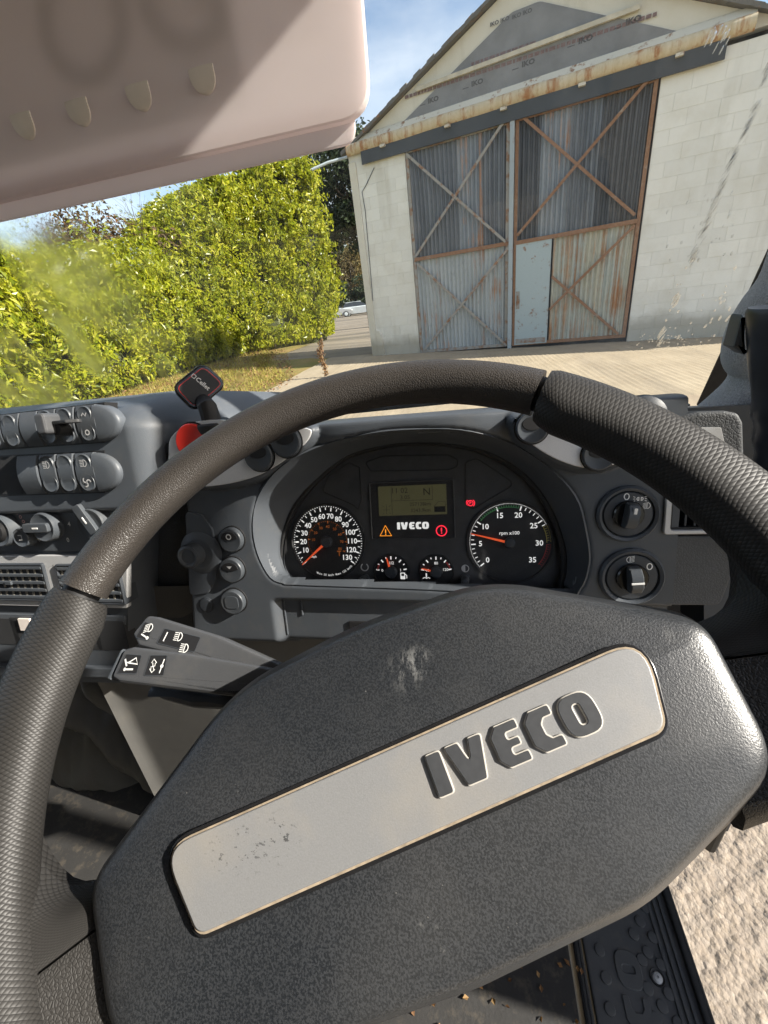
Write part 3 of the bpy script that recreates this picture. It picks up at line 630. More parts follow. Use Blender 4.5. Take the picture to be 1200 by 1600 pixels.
# ================================================================== PARKED CARS ACROSS THE ROAD
M['car_w'] = plain('shade_greyed_white', (0.33, 0.34, 0.35), 0.25, vs=3); M['car_s'] = plain('silver_car_paint', (0.4, 0.43, 0.45), 0.25, vs=3)  # white car greyed: its dimness in shade is put into the paint
M['car_glass'] = plain('dark_car_glass', (0.03, 0.035, 0.04), 0.08); M['tyre'] = plain('tyre_rubber', (0.02, 0.02, 0.02), 0.8); M['tail'] = plain('red_tail_lamp', (0.35, 0.02, 0.02), 0.3); M['lamp'] = plain('clear_lamp', (0.7, 0.7, 0.68), 0.15)
def car(label, px, py, dist, yaw, paint):
    v = ray(px, py); x, y = v[0] / v[1] * dist, dist; z = gz(x, y) - 0.03
    t = thing('parked_car', label, 'car', (x, y, z), 'cars parked across the road')
    c, s = math.cos(yaw), math.sin(yaw); f = Frame((x, y, z), (c, s, 0), (0, 0, 1))
    mb = MB(); rings = []
    prof = [(-2.05, 0.45, 0.95), (-1.95, 0.3, 1.0), (-1.4, 0.25, 1.0), (0.6, 0.25, 0.98), (1.0, 0.25, 0.93), (1.9, 0.28, 0.78), (2.1, 0.4, 0.66)]
    for u, a, b in prof: rings.append([f.P(u, a, -0.8), f.P(u, a, 0.8), f.P(u, b - 0.08, 0.86), f.P(u, b, 0.74), f.P(u, b, -0.74), f.P(u, b - 0.08, -0.86)])
    mb.loft(rings, True, True, True); obj('body', mb, paint, t, 40)
    mb = MB(); rings = []
    for u, a, b, w in [(-1.9, 0.98, 1.02, 0.7), (-1.6, 0.98, 1.38, 0.62), (-0.6, 0.98, 1.47, 0.6), (0.2, 0.98, 1.42, 0.6), (1.05, 0.92, 0.95, 0.7)]: rings.append([f.P(u, a, -w - 0.1), f.P(u, a, w + 0.1), f.P(u, b, w), f.P(u, b, -w)])
    mb.loft(rings, True, True, True); obj('cabin_glass', mb, M['car_glass'], t, 30)
    mb = MB(); mb.prism(Frame(f.P(0, 1.42, 0), f.ex, -f.n), rrect(-1.55, 0.25, -0.58, 0.58, 0.1), 0.0, 0.07, 0.03); obj('roof', mb, paint, t)
    for u in (-1.3, 1.3):
        for w in (-0.82, 0.82):
            mb = MB(); sg = 1 if w > 0 else -1
            mb.lathe(Frame(f.P(u, 0.3, w - 0.1 * sg), f.ex * sg, f.ey), 0, 0, [(0.0, 0), (0.3, 0), (0.3, 0.2), (0.2, 0.21)], 16); wh = obj('wheel', mb, M['tyre'], t)
            mb = MB(); mb.lathe(Frame(f.P(u, 0.3, w + 0.112 * sg), f.ex * sg, f.ey), 0, 0, [(0.2, 0), (0.17, 0.01), (0.05, 0.005), (0.0, 0.012)], 16, cap=False); obj('rim', mb, M['car_s'], wh)
    for w in (-0.7, 0.7):
        mb = MB(); mb.prism(Frame(f.P(-2.0, 0.78, w), f.n, f.ey), rrect(-0.13, 0.13, -0.12, 0.14, 0.03), -0.02, 0.08, 0.01); obj('tail_light', mb, M['tail'], t)
        mb = MB(); mb.prism(Frame(f.P(2.02, 0.62, w), f.n, f.ey), rrect(-0.16, 0.16, -0.07, 0.07, 0.03), -0.08, 0.06, 0.01); obj('headlight', mb, M['lamp'], t)
    return t
car('white car with red tail lamp parked across the road', 524, 495, 52.0, R(15), M['car_w'])
car('silver car parked across the road, half hidden by the barn corner', 563, 493, 53.0, R(12), M['car_s'])

# ================================================================== MATERIALS INDOORS
def m_leather(name, col, scale=420.0, strength=0.5, rough=0.42, var=0.15):
    t = NT(name); v = t.voro(scale, 'DISTANCE_TO_EDGE'); n = t.noise(scale * 0.35, 3.0)
    h = t.math('ADD', t.math('MULTIPLY', t.ramp(v, [(0.0, 0.0), (0.22, 1.0)]), 1.0), t.math('MULTIPLY', n, 0.35))
    w = t.noise(7.0, 5.0, 0.65)
    c = t.mix(t.ramp(w, [(0.35, 0.0), (0.7, 1.0)]), tuple(x * (1 - var) for x in col), tuple(x * (1 + var) for x in col))
    c = t.mix(t.math('MULTIPLY', t.ramp(v, [(0.0, 1.0), (0.16, 0.0)]), 0.4), c, tuple(x * 0.55 for x in col))
    r = t.math('ADD', t.math('MULTIPLY', t.noise(13.0, 4.0), 0.25), rough - 0.12)
    return t.set(c, r, 0.0, 0.35, t.bump(h, strength, 0.0009))
def m_knurl(name, col, pitch=0.0027, rough=0.5):
    t = NT(name); uv = t.sep(t.tc.outputs['UV']); k = math.pi / pitch
    a = t.math('SINE', t.math('MULTIPLY', t.math('ADD', uv[0], t.math('MULTIPLY', uv[1], 0.62)), k)); b = t.math('SINE', t.math('MULTIPLY', t.math('SUBTRACT', uv[0], t.math('MULTIPLY', uv[1], 0.62)), k))
    h = t.math('MULTIPLY', t.math('ABSOLUTE', a), t.math('ABSOLUTE', b)); h = t.math('POWER', h, 0.6)
    w = t.noise(8.0, 5.0, 0.6)
    c = t.mix(t.ramp(w, [(0.35, 0.0), (0.7, 1.0)]), tuple(x * 0.85 for x in col), tuple(x * 1.2 for x in col))
    c = t.mix(t.ramp(h, [(0.1, 0.8), (0.5, 0.0)]), c, tuple(x * 0.3 for x in col))
    r = t.math('ADD', t.math('MULTIPLY', t.noise(16.0, 3.0), 0.2), rough - 0.1)
    return t.set(c, r, 0.0, 0.3, t.bump(h, 0.34, 0.0006))
HUB = Frame(EYE + np.array([-0.0478, 0.1359, -0.1895]), (1, 0, 0), (0, math.cos(R(36)), math.sin(R(36))))
def m_pad():
    """the worn hub cover: coarse speckled grain, handled to a shine at the edges"""
    t = NT('worn_hub_plastic'); n = t.noise(1050.0, 2.0, 0.5); n2 = t.noise(2000.0, 2.0, 0.5); w = t.noise(6.0, 5.0, 0.6); sc = t.noise(22.0, 6.0, 0.75)
    sp = t.ramp(n, [(0.42, 0.0), (0.58, 1.0)])
    amt = t.ramp(t.noise(4.0, 3.0, 0.5), [(0.35, 0.25), (0.65, 0.8)])
    c = t.mix(t.math('MULTIPLY', sp, amt), (0.015, 0.017, 0.020), (0.048, 0.051, 0.056))
    c = t.mix(t.math('MULTIPLY', t.ramp(w, [(0.45, 0.0), (0.75, 1.0)]), 0.4), c, (0.075, 0.073, 0.07))
    c = t.mix(t.math('MULTIPLY', t.ramp(t.voro(85.0), [(0.0, 1.0), (0.035, 0.0)]), 0.6), c, (0.35, 0.34, 0.32))
    c = t.mix(t.math('MULTIPLY', t.ramp(sc, [(0.68, 0.0), (0.75, 1.0)]), 0.5), c, (0.3, 0.3, 0.29))
    pos = t.n('ShaderNodeNewGeometry').outputs['Position']
    for (qx, qy, qr, am_) in ((650, 1036, 0.011, 0.4), (630, 1052, 0.013, 0.18), (1050, 1010, 0.012, 0.15)):
        dn_ = t.n('ShaderNodeVectorMath', operation='DISTANCE'); t.l(pos, dn_.inputs[0]); dn_.inputs[1].default_value = tuple(HUB.P(*HUB.uv(qx, qy)))
        m_ = t.math('MULTIPLY', t.ramp(t.math('DIVIDE', dn_.outputs['Value'], qr), [(0.2, 1.0), (1.0, 0.0)]), t.ramp(t.noise(260.0, 6.0, 0.8, t.mapping(pos, (1.0, 0.35, 0.35))), [(0.50, 0.0), (0.58, 1.0)]))
        c = t.mix(t.math('MULTIPLY', m_, am_), c, (0.33, 0.33, 0.32))
    r = t.math('ADD', t.math('MULTIPLY', w, 0.3), 0.20)
    return t.set(c, r, 0.0, 0.5, t.bump(t.math('ADD', n, t.math('MULTIPLY', n2, 0.5)), 0.22, 0.0008))
def m_silver(name='silver_paint', col=(0.48, 0.48, 0.475), worn=0.5):
    t = NT(name); n = t.noise(1400.0, 2.0, 0.6); w = t.noise(14.0, 5.0, 0.65)
    c = t.mix(n, tuple(x * 0.82 for x in col), tuple(min(1, x * 1.15) for x in col))
    c = t.mix(t.math('MULTIPLY', t.ramp(w, [(0.5, 0.0), (0.8, 1.0)]), worn * 0.6), c, (0.42, 0.36, 0.27))
    c = t.mix(t.math('MULTIPLY', t.ramp(t.noise(60.0, 6.0, 0.8), [(0.69, 0.0), (0.72, 1.0)]), worn), c, (0.09, 0.085, 0.08))
    if worn > 0.4:
        pos = t.n('ShaderNodeNewGeometry').outputs['Position']
        for (qx, qy, qr) in ((395, 1318, 0.014), (445, 1305, 0.013), (350, 1330, 0.01)):
            dn_ = t.n('ShaderNodeVectorMath', operation='DISTANCE'); t.l(pos, dn_.inputs[0]); dn_.inputs[1].default_value = tuple(HUB.P(*HUB.uv(qx, qy)))
            m_ = t.math('MULTIPLY', t.ramp(t.math('DIVIDE', dn_.outputs['Value'], qr), [(0.4, 1.0), (1.0, 0.0)]), t.ramp(t.noise(330.0, 3.0, 0.6, t.mapping(pos, (1.0, 1.6, 1.6), (0, 0, 0.5))), [(0.60, 0.0), (0.63, 1.0)]))
            c = t.mix(t.math('MULTIPLY', m_, 0.85), c, (0.04, 0.04, 0.042))
    return t.set(c, t.math('ADD', t.math('MULTIPLY', w, 0.25), 0.3), 0.25, 0.5, t.bump(n, 0.12, 0.0004))
def m_fabric(name, col):
    t = NT(name); n = t.noise(520.0, 4.0, 0.75); v = t.voro(760.0); w = t.noise(30.0, 4.0)
    c = t.mix(t.ramp(n, [(0.3, 0.0), (0.7, 1.0)]), tuple(x * 0.5 for x in col), tuple(x * 1.6 for x in col)); c = t.mix(t.math('MULTIPLY', w, 0.4), c, col)
    m = t.set(c, 0.95, 0.0, 0.1, t.bump(t.math('ADD', n, v), 0.9, 0.002)); t.b.inputs['Sheen Weight'].default_value = 0.4; return m
def m_glass():
    """windscreen: clear with a thin film of dirt, misted and rain blurred in patches"""
    t = NT('windscreen_glass'); t.t.nodes.remove(t.b); pos = t.n('ShaderNodeNewGeometry').outputs['Position']
    tr = t.n('ShaderNodeBsdfTransparent'); tr.inputs[0].default_value = (0.95, 0.975, 0.96, 1)
    gl = t.n('ShaderNodeBsdfGlossy'); gl.inputs['Roughness'].default_value = 0.02
    fr = t.n('ShaderNodeFresnel'); fr.inputs[0].default_value = 1.33
    df = t.n('ShaderNodeBsdfTranslucent'); df.inputs[0].default_value = (0.75, 0.78, 0.8, 1)
    rf = t.n('ShaderNodeBsdfRefraction'); rf.inputs['Roughness'].default_value = 0.45; rf.inputs['IOR'].default_value = 1.025; rf.inputs[0].default_value = (0.97, 0.99, 0.98, 1)
    x = t.sep(pos)[0]
    left = t.ramp(t.math('MULTIPLY', x, -1.0), [(0.2, 0.0), (0.75, 1.0)])
    st = t.noise(5.0, 4.0, 0.6, t.mapping(pos, (1.0, 1.0, 0.45), (0, R(12), 0)))
    fog = t.math('MULTIPLY', t.ramp(st, [(0.48, 0.0), (0.60, 1.0)]), left)
    a = t.n('ShaderNodeMixShader'); t.l(fr.outputs[0], a.inputs[0]); t.l(tr.outputs[0], a.inputs[1]); t.l(gl.outputs[0], a.inputs[2])
    b = t.n('ShaderNodeMixShader'); t.l(t.math('MULTIPLY', fog, 0.85), b.inputs[0]); t.l(a.outputs[0], b.inputs[1]); t.l(rf.outputs[0], b.inputs[2])
    dirt = t.math('ADD', t.math('MULTIPLY', t.ramp(t.noise(9.0, 6.0, 0.7, t.mapping(pos, (1, 1, 0.35))), [(0.4, 0.0), (0.8, 1.0)]), 0.05), t.math('MULTIPLY', t.ramp(t.voro(160.0, vec=pos), [(0.0, 1.0), (0.06, 0.0)]), 0.25))
    dirt = t.math('ADD', dirt, t.math('MULTIPLY', fog, 0.05))
    c = t.n('ShaderNodeMixShader'); t.l(dirt, c.inputs[0]); t.l(b.outputs[0], c.inputs[1]); t.l(df.outputs[0], c.inputs[2])
    t.l(c.outputs[0], t.out.inputs[0]); return t.mat
def m_lens(name='clear_lens', ior=1.3):
    t = NT(name); t.t.nodes.remove(t.b); tr = t.n('ShaderNodeBsdfTransparent'); gl = t.n('ShaderNodeBsdfGlossy'); gl.inputs['Roughness'].default_value = 0.06
    fr = t.n('ShaderNodeLayerWeight'); fr.inputs[0].default_value = 0.5; fq = t.math('ADD', t.math('MULTIPLY', t.math('POWER', fr.outputs['Facing'], 4.0), 0.5), 0.03 * (ior - 1) / 0.3); a = t.n('ShaderNodeMixShader'); t.l(fq, a.inputs[0]); t.l(tr.outputs[0], a.inputs[1]); t.l(gl.outputs[0], a.inputs[2]); t.l(a.outputs[0], t.out.inputs[0]); return t.mat
M['dash'] = moulded('slate_grey_dash_plastic', (0.070, 0.079, 0.091), 0.46, 1100.0, 0.2, 0.22)
M['dash_dk'] = moulded('charcoal_dash_plastic', (0.046, 0.052, 0.061), 0.46, 1100.0, 0.18, 0.2)
M['switch'] = moulded('switch_plastic', (0.062, 0.07, 0.08), 0.42, 1500.0, 0.12, 0.25)
M['grain'] = m_leather('grained_dash_skin', (0.075, 0.079, 0.084), 330.0, 0.28, 0.55)
M['stalk'] = moulded('stalk_plastic', (0.06, 0.062, 0.066), 0.45, 1300.0, 0.15, 0.25)
M['black'] = plain('matt_black', (0.012, 0.012, 0.013), 0.6); M['gloss_black'] = plain('gloss_black', (0.015, 0.015, 0.016), 0.2)
M['rubber'] = plain('black_rubber', (0.025, 0.026, 0.028), 0.6, var=0.2, vs=60); M['cavity'] = plain('dark_cavity', (0.02, 0.021, 0.023), 0.8)
M['dial'] = plain('dial_black', (0.026, 0.026, 0.028), 0.45, var=0.15, vs=80); M['cluster'] = plain('cluster_charcoal', (0.055, 0.056, 0.06), 0.42, var=0.15, vs=60)
M['white'] = plain('white_print', (0.8, 0.8, 0.78), 0.5); M['white_dim'] = plain('grey_print', (0.5, 0.5, 0.5), 0.5)
M['white_glow'] = plain('lit_white_print', (0.8, 0.8, 0.78), 0.5, emit=(1, 1, 0.97), estr=0.22)
M['needle'] = plain('orange_needle', (0.75, 0.10, 0.03), 0.4, emit=(1.0, 0.13, 0.04), estr=0.18); M['orange'] = plain('orange_print', (0.6, 0.17, 0.04), 0.5, emit=(1.0, 0.3, 0.05), estr=0.04)
M['green'] = plain('green_print', (0.12, 0.4, 0.16), 0.5); M['red_print'] = plain('red_print', (0.45, 0.05, 0.05), 0.5); M['yellow_print'] = plain('yellow_print', (0.5, 0.42, 0.1), 0.5)
M['lcd'] = plain('lcd_screen', (0.10, 0.098, 0.055), 0.3, emit=(0.30, 0.28, 0.13), estr=0.03); M['lcd_ink'] = plain('lcd_segments', (0.02, 0.02, 0.02), 0.4)
M['lit_orange'] = plain('lit_warning_orange', (0.8, 0.25, 0.02), 0.4, emit=(1.0, 0.33, 0.02), estr=0.5); M['lit_red'] = plain('lit_warning_red', (0.8, 0.02, 0.04), 0.4, emit=(1.0, 0.03, 0.06), estr=0.5)
M['silver_pod'] = m_silver('shade_offset_silver', (0.74, 0.74, 0.745), 0.1); M['silver'] = m_silver('satin_silver_trim', (0.52, 0.525, 0.53), 0.15); M['badge'] = m_silver('worn_silver_badge', (0.27, 0.272, 0.275), 0.6); M['dirtgap'] = plain('dusty_seam', (0.30, 0.24, 0.17), 0.9, var=0.3, vs=200)  # pod silver painted paler than the trim to offset the shade there
M['pad'] = m_pad(); M['rim'] = m_leather('dark_brown_leather_rim', (0.042, 0.037, 0.033), 640.0, 0.3, 0.42); M['knurl'] = m_knurl('diamond_knurled_grip', (0.03, 0.0285, 0.027)); M['pimple'] = m_leather('spoke_leather', (0.04, 0.038, 0.036), 560.0, 0.4, 0.5)
M['letter'] = plain('dark_letter', (0.05, 0.052, 0.056), 0.42, var=0.1, vs=300); M['letter_edge'] = plain('worn_letter_edge', (0.5, 0.47, 0.42), 0.5)
M['fabric'] = m_fabric('grey_felt_trim', (0.46, 0.46, 0.462)); M['blue'] = plain('dark_blue_cab_paint', (0.018, 0.03, 0.05), 0.35, var=0.15); M['handle'] = plain('blue_black_vinyl', (0.02, 0.024, 0.034), 0.38, var=0.3, vs=30)
def m_visor(name='pink_beige_visor_vinyl', k=(1, 1, 1)):
    t = NT(name); n = t.noise(900.0, 2.0); w = t.noise(9.0, 4.0)
    c = t.mix(t.ramp(w, [(0.4, 0.0), (0.7, 1.0)]), tuple(a * b for a, b in zip((0.77, 0.72, 0.70), k)), tuple(a * b for a, b in zip((0.81, 0.765, 0.745), k))); c = t.mix(t.math('MULTIPLY', t.ramp(t.voro(70.0), [(0.0, 1.0), (0.02, 0.0)]), 0.7), c, (0.12, 0.1, 0.1))
    t.set(c, 0.5, 0.0, 0.35, t.bump(n, 0.15, 0.0006)); tr = t.n('ShaderNodeBsdfTranslucent'); tr.inputs[0].default_value = (0.95 * k[0], 0.85 * k[1], 0.84 * k[2], 1)
    mx = t.n('ShaderNodeMixShader'); mx.inputs[0].default_value = 0.6; t.l(t.b.outputs[0], mx.inputs[1]); t.l(tr.outputs[0], mx.inputs[2]); t.l(mx.outputs[0], t.out.inputs[0]); return t.mat
M['visor'] = m_visor(); 
def m_film(name, col, clear):
    t = NT(name); t.set(t.mix(t.noise(60.0, 3.0), tuple(x * 0.9 for x in col), col), 0.6, 0.0, 0.3); tr = t.n('ShaderNodeBsdfTransparent'); mx = t.n('ShaderNodeMixShader'); mx.inputs[0].default_value = clear
    t.l(t.b.outputs[0], mx.inputs[1]); t.l(tr.outputs[0], mx.inputs[2]); t.l(mx.outputs[0], t.out.inputs[0]); return t.mat
M['visor_label'] = m_film('grey_label_film', (0.5, 0.52, 0.5), 0.62); M['visor_ink'] = m_film('dark_label_print', (0.2, 0.2, 0.2), 0.35); M['pink_print'] = plain('pink_print', (0.55, 0.3, 0.28), 0.5); M['vane'] = plain('sun_painted_vane', (0.22, 0.2, 0.165), 0.6); M['clip'] = plain('cream_clip', (0.76, 0.69, 0.63), 0.35)  # vanes: dash plastic lightened, sun on their tips put into the colour
M['glass'] = m_glass(); M['lens'] = m_lens(); M['headlining'] = m_fabric('light_grey_headlining', (0.36, 0.35, 0.34)); M['red_btn'] = plain('red_hazard_button', (0.55, 0.03, 0.02), 0.35)
M['floor'] = moulded('dirty_floor_mat', (0.035, 0.034, 0.033), 0.65, 300.0, 0.5, 0.55, (0.17, 0.14, 0.1), vs=14.0); M['tread'] = moulded('black_tread_plastic', (0.085, 0.088, 0.092), 0.5, 800.0, 0.2, 0.5, vs=12)
M['gaiter'] = m_leather('grey_vinyl_gaiter', (0.10, 0.098, 0.092), 700.0, 0.15, 0.5); M['lower'] = moulded('lower_console_plastic', (0.10, 0.098, 0.093), 0.5, 1100.0, 0.2, 0.4)
def m_drop():
    t = NT('water_drop'); t.t.nodes.remove(t.b); g = t.n('ShaderNodeBsdfGlass'); g.inputs['IOR'].default_value = 1.33; g.inputs['Roughness'].default_value = 0.0; tr = t.n('ShaderNodeBsdfTransparent'); mx = t.n('ShaderNodeMixShader'); mx.inputs[0].default_value = 0.4; t.l(tr.outputs[0], mx.inputs[1]); t.l(g.outputs[0], mx.inputs[2]); t.l(mx.outputs[0], t.out.inputs[0]); return t.mat
M['drop'] = m_drop()

# ================================================================== DRAWING HELPERS FOR PRINT
def stroke(mb, fr, pts, w, h, closed=False, mi=0):
    n = len(pts); L = [np.array(p, float) for p in pts]; V = []
    for i in range(n):
        a = L[i - 1] if (i > 0 or closed) else L[i]; b = L[(i + 1) % n] if (i < n - 1 or closed) else L[i]
        t = b - a; t = t / (np.linalg.norm(t) + 1e-12); nn = np.array([-t[1], t[0]]) * w / 2; V += [fr.P(*(L[i] + nn), h), fr.P(*(L[i] - nn), h)]
    m = n if closed else n - 1; mb.add(V, [(2 * i, 2 * i + 1, 2 * ((i + 1) % n) + 1, 2 * ((i + 1) % n)) for i in range(m)], mi)
def poly(mb, fr, pts, h, mi=0): mb.add([fr.P(u, v, h) for u, v in pts], [tuple(range(len(pts)))], mi)
def arc(u, v, r, a0, a1, n=16): return [(u + r * math.cos(R(a0 + (a1 - a0) * i / n)), v + r * math.sin(R(a0 + (a1 - a0) * i / n))) for i in range(n + 1)]
def headlamp(mb, fr, u, v, s, h, tilt=0.0, rot=0.0):
    f = fr.at(u, v, 0, rot); stroke(mb, f, arc(0, 0, s * 0.5, -90, 90, 10), s * 0.11, h, True)
    for k in range(5):
        y = s * (0.44 - 0.22 * k); stroke(mb, f, [(-s * 0.12, y), (-s * 0.62, y - tilt * s)], s * 0.085, h)
IV = {'I': rounded([(0, 0), (0.46, 0), (0.46, 1), (0, 1)], 0.1), 'V': rounded([(0.57, 1), (1.02, 1), (1.17, 0.42), (1.32, 1), (1.74, 1), (1.44, 0), (0.88, 0)], 0.09),
      'E': rounded([(2.78, 1), (2.15, 1), (1.92, 0.78), (1.92, 0.22), (2.15, 0), (2.78, 0), (2.78, 0.24), (2.36, 0.24), (2.36, 0.40), (2.68, 0.40), (2.68, 0.60), (2.36, 0.60), (2.36, 0.76), (2.78, 0.76)], 0.07),
      'C': rounded([(3.80, 1), (3.2, 1), (2.96, 0.78), (2.96, 0.22), (3.2, 0), (3.80, 0), (3.80, 0.26), (3.52, 0.26), (3.40, 0.38), (3.40, 0.62), (3.52, 0.74), (3.80, 0.74)], 0.08)}
O_OUT = rounded([(3.95, 0), (5.0, 0), (5.0, 1), (3.95, 1)], 0.42, 6); O_IN = rounded([(4.37, 0.26), (4.58, 0.26), (4.58, 0.74), (4.37, 0.74)], 0.1, 6)
def letter_mb(fr, k, u, v, s, h0, h1, bev, grow=0.0, sx=1.0):
    mb = MB(); T = lambda p: [(u + x * s * sx, v + y * s) for x, y in p]
    if k == 'O': mb.frame(fr, inset(T(O_OUT), -grow), inset(T(O_IN), grow), h0, h1, bev)
    else: mb.prism(fr, inset(T(IV[k]), -grow), h0, h1, bev, 2)
    return mb

# ================================================================== CAB SHELL
zE = EYE[2]
cab = thing('truck_cab', 'grey truck cab interior with felt pillar trim and dark floor', 'truck cab', (-0.55, 0.0, zE - 1.03))
WX = Frame((0, 0, 0), (1, 0, 0), (0, 1, 0))
mb = MB(); mb.prism(WX, rounded([(-1.55, -0.95), (0.47, -0.95), (0.47, 0.50), (0.40, 0.60), (-1.48, 0.60), (-1.55, 0.5)], 0.05), zE + 0.56, zE + 0.62, 0.02, cap0=True); obj('roof_lining', mb, M['headlining'], cab)
mb = MB(); mb.box(WX, -1.55, 0.47, -1.02, -0.95, zE - 0.9, zE + 0.56); obj('rear_wall', mb, M['headlining'], cab, None)
mb = MB(); mb.box(WX, -1.6, -1.55, -0.95, 0.9, zE - 0.9, zE - 0.08); mb.box(WX, -1.6, -1.55, -0.95, -0.5, zE - 0.08, zE + 0.56); obj('passenger_door', mb, M['dash'], cab, None)
mb = MB(); mb.box(WX, 0.42, 0.47, -0.95, -0.42, zE - 0.9, zE + 0.56); obj('door_pillar', mb, M['dash'], cab, None)
mb = MB(); mb.box(WX, -1.55, 0.135, -0.95, 0.62, zE - 1.03, zE - 0.988); obj('floor', mb, M['floor'], cab, None)
mb = MB(); mb.box(WX, -1.55, 0.40, 0.60, 0.66, zE - 1.1, zE - 0.30); obj('bulkhead', mb, M['cavity'], cab, None)
mb = MB(); mb.box(WX, -1.55, 0.40, 0.86, 0.93, zE - 1.0, zE - 0.24); obj('front_panel', mb, M['blue'], cab, None)
# A pillar
AP = dash_frame(0.0, 0.62, 0.0, 0.0)
rows = [(250, 1262, 1320), (330, 1236, 1295), (380, 1216, 1275), (430, 1196, 1258), (465, 1168, 1240), (500, 1147, 1222), (530, 1136, 1208), (560, 1133, 1196), (578, 1139, 1190), (590, 1147, 1188), (605, 1135, 1186), (622, 1114, 1182), (636, 1096, 1176), (648, 1082, 1170), (668, 1078, 1166)]
rings = []
for y, a, b in rows:
    ua, va = AP.uv(a, y); ub, vb = AP.uv(b, y); c = (ua + ub) / 2; w = (ub - ua) / 2; v = (va + vb) / 2
    rings.append([AP.P(c + w * math.copysign(abs(math.cos(t)) ** 0.8, math.cos(t)), v, 0.032 * math.sin(t)) for t in np.linspace(0, 2 * math.pi, 24, endpoint=False)])
R2 = [[None] * 24 for _ in range((len(rings) - 1) * 4 + 1)]
for j in range(24):
    cv = smooth_curve([r[j] for r in rings], 4)
    for i, q in enumerate(cv): R2[i][j] = q
mb = MB(); mb.loft(R2, True, True, True); obj('pillar_trim', mb, M['fabric'], cab, 60)
mb = MB(); mb.box(WX, 0.405, 0.43, 0.52, 0.60, zE - 1.0, zE - 0.22); mb.box(WX, 0.43, 0.47, 0.53, 0.60, zE - 1.0, zE + 0.56); obj('door_frame', mb, M['blue'], cab, None)
mb = MB(); mb.tube([(0.425, 0.50, zE - 1.0), (0.425, 0.49, zE - 0.3), (0.424, 0.5, zE - 0.1), (0.42, 0.5, zE + 0.2), (0.41, 0.45, zE + 0.5)], 0.011, 10); obj('door_seal', mb, M['rubber'], cab)
# driver's door, swung open, window up
da = R(70); DF = Frame((0.475, 0.50, zE), (math.sin(da), -math.cos(da), 0), (0, 0, 1))
mb = MB(); mb.prism(DF, rounded([(0.0, -0.86), (0.98, -0.86), (0.98, -0.09), (0.0, -0.09)], 0.04), -0.05, 0.05, 0.012, cap0=True); od = obj('driver_door', mb, M['blue'], cab)
mb = MB(); O = rounded([(0.0, -0.08), (0.98, -0.08), (0.98, 0.57), (0.16, 0.57), (0.02, 0.2)], 0.05, 5); mb.frame(DF, O, inset(O, 0.06), -0.02, 0.02, 0.006); mb2 = mb; obj('window_frame', mb2, M['rubber'], od)
mb = MB(); poly(mb, DF, inset(O, 0.07), 0.0); obj('window_glass', mb, M['lens'], od, None)
# grab handle
GH = dash_frame(0.0, 0.44, 0.0, 0.0)
gr = [(478, 1176, 1262), (486, 1171, 1262), (520, 1172, 1262), (560, 1174, 1262), (590, 1177, 1262), (610, 1180, 1260), (630, 1181, 1258), (650, 1178, 1258), (668, 1184, 1258), (690, 1180, 1258), (710, 1186, 1258), (735, 1181, 1256), (760, 1187, 1256), (800, 1185, 1254), (850, 1190, 1250)]
rings = []
for y, a, b in gr:
    ua, va = GH.uv(a, y); ub, vb = GH.uv(b, y); c = (ua + ub) / 2; w = (ub - ua) / 2
    rings.append([GH.P(c + w * math.cos(t), (va + vb) / 2, 0.024 * math.sin(t)) for t in np.linspace(0, 2 * math.pi, 20, endpoint=False)])
hb = thing('grab_handle', 'blue black vinyl covered grab handle on the right door pillar', 'handle', rings[-1][0])
mb = MB(); mb.loft(rings, True, True, True); obj('grip_sleeve', mb, M['handle'], hb, 60)
u, v = GH.uv(1168, 492); mb = MB(); mb.prism(GH, rounded([GH.uv(1158, 545), GH.uv(1176, 480), GH.uv(1180, 560), GH.uv(1170, 552)], 0.002), -0.03, -0.012, 0.003); obj('mounting_tab', mb, M['dash'], hb)
# tread plate at the door
TP = Frame((0, 0, zE - 1.0), (1, 0, 0), (0, 1, 0))
u1 = TP.uv(1040, 1385)[0]; u0 = TP.uv(910, 1470)[0]
tp = thing('tread_plate', 'black plastic tread plate with raised lettering on the door step', 'tread plate', (u0, 0.2, zE - 1.0))
mb = MB(); mb.prism(TP, rrect(u0, u1, -0.35, 0.50, 0.01), -0.03, 0.0, 0.004); obj('plate', mb, M['tread'], tp)
mb = MB(); mb.prism(TP, rrect(u0 - 0.018, u0 - 0.004, -0.35, 0.5, 0.003), -0.03, 0.012, 0.004); obj('inner_lip', mb, M['rubber'], tp)
for k, x in enumerate((u1 - 0.042, u1 - 0.032, u1 - 0.022)):
    mb = MB(); mb.prism(TP, rrect(x, x + 0.005, -0.35, 0.49, 0.001), -0.001, 0.003, 0.001); obj('rib', mb, M['tread'], tp)
mb = MB(); mb.prism(TP, rrect(u1 - 0.010, u1 + 0.004, -0.35, 0.5, 0.003), -0.05, 0.008, 0.003); obj('outer_lip', mb, M['rubber'], tp)
LT = Frame(TP.P(0, 0, 0), (0, 1, 0), (-1, 0, 0))
yb = TP.uv(1000, 1575)[1]
for k in 'IVECO': obj('letter', letter_mb(LT, k, yb - 0.155, -(u0 + 0.082), 0.038, -0.001, 0.0022, 0.001, 0.0, 1.15), M['tread'], tp)
studs = [(975, 1360), (1008, 1418), (1000, 1440), (990, 1460), (1020, 1465), (1012, 1488), (1003, 1500), (1033, 1508), (937, 1485), (947, 1528), (1012, 1545), (1045, 1553), (1035, 1573), (953, 1577), (1025, 1592), (1060, 1600), (962, 1625), (1045, 1640)]
mb = MB(); mb.lathe(TP, 0, 0, [(0.0085, -0.001), (0.0075, 0.002), (0.0055, 0.0025)], 14); st0 = None
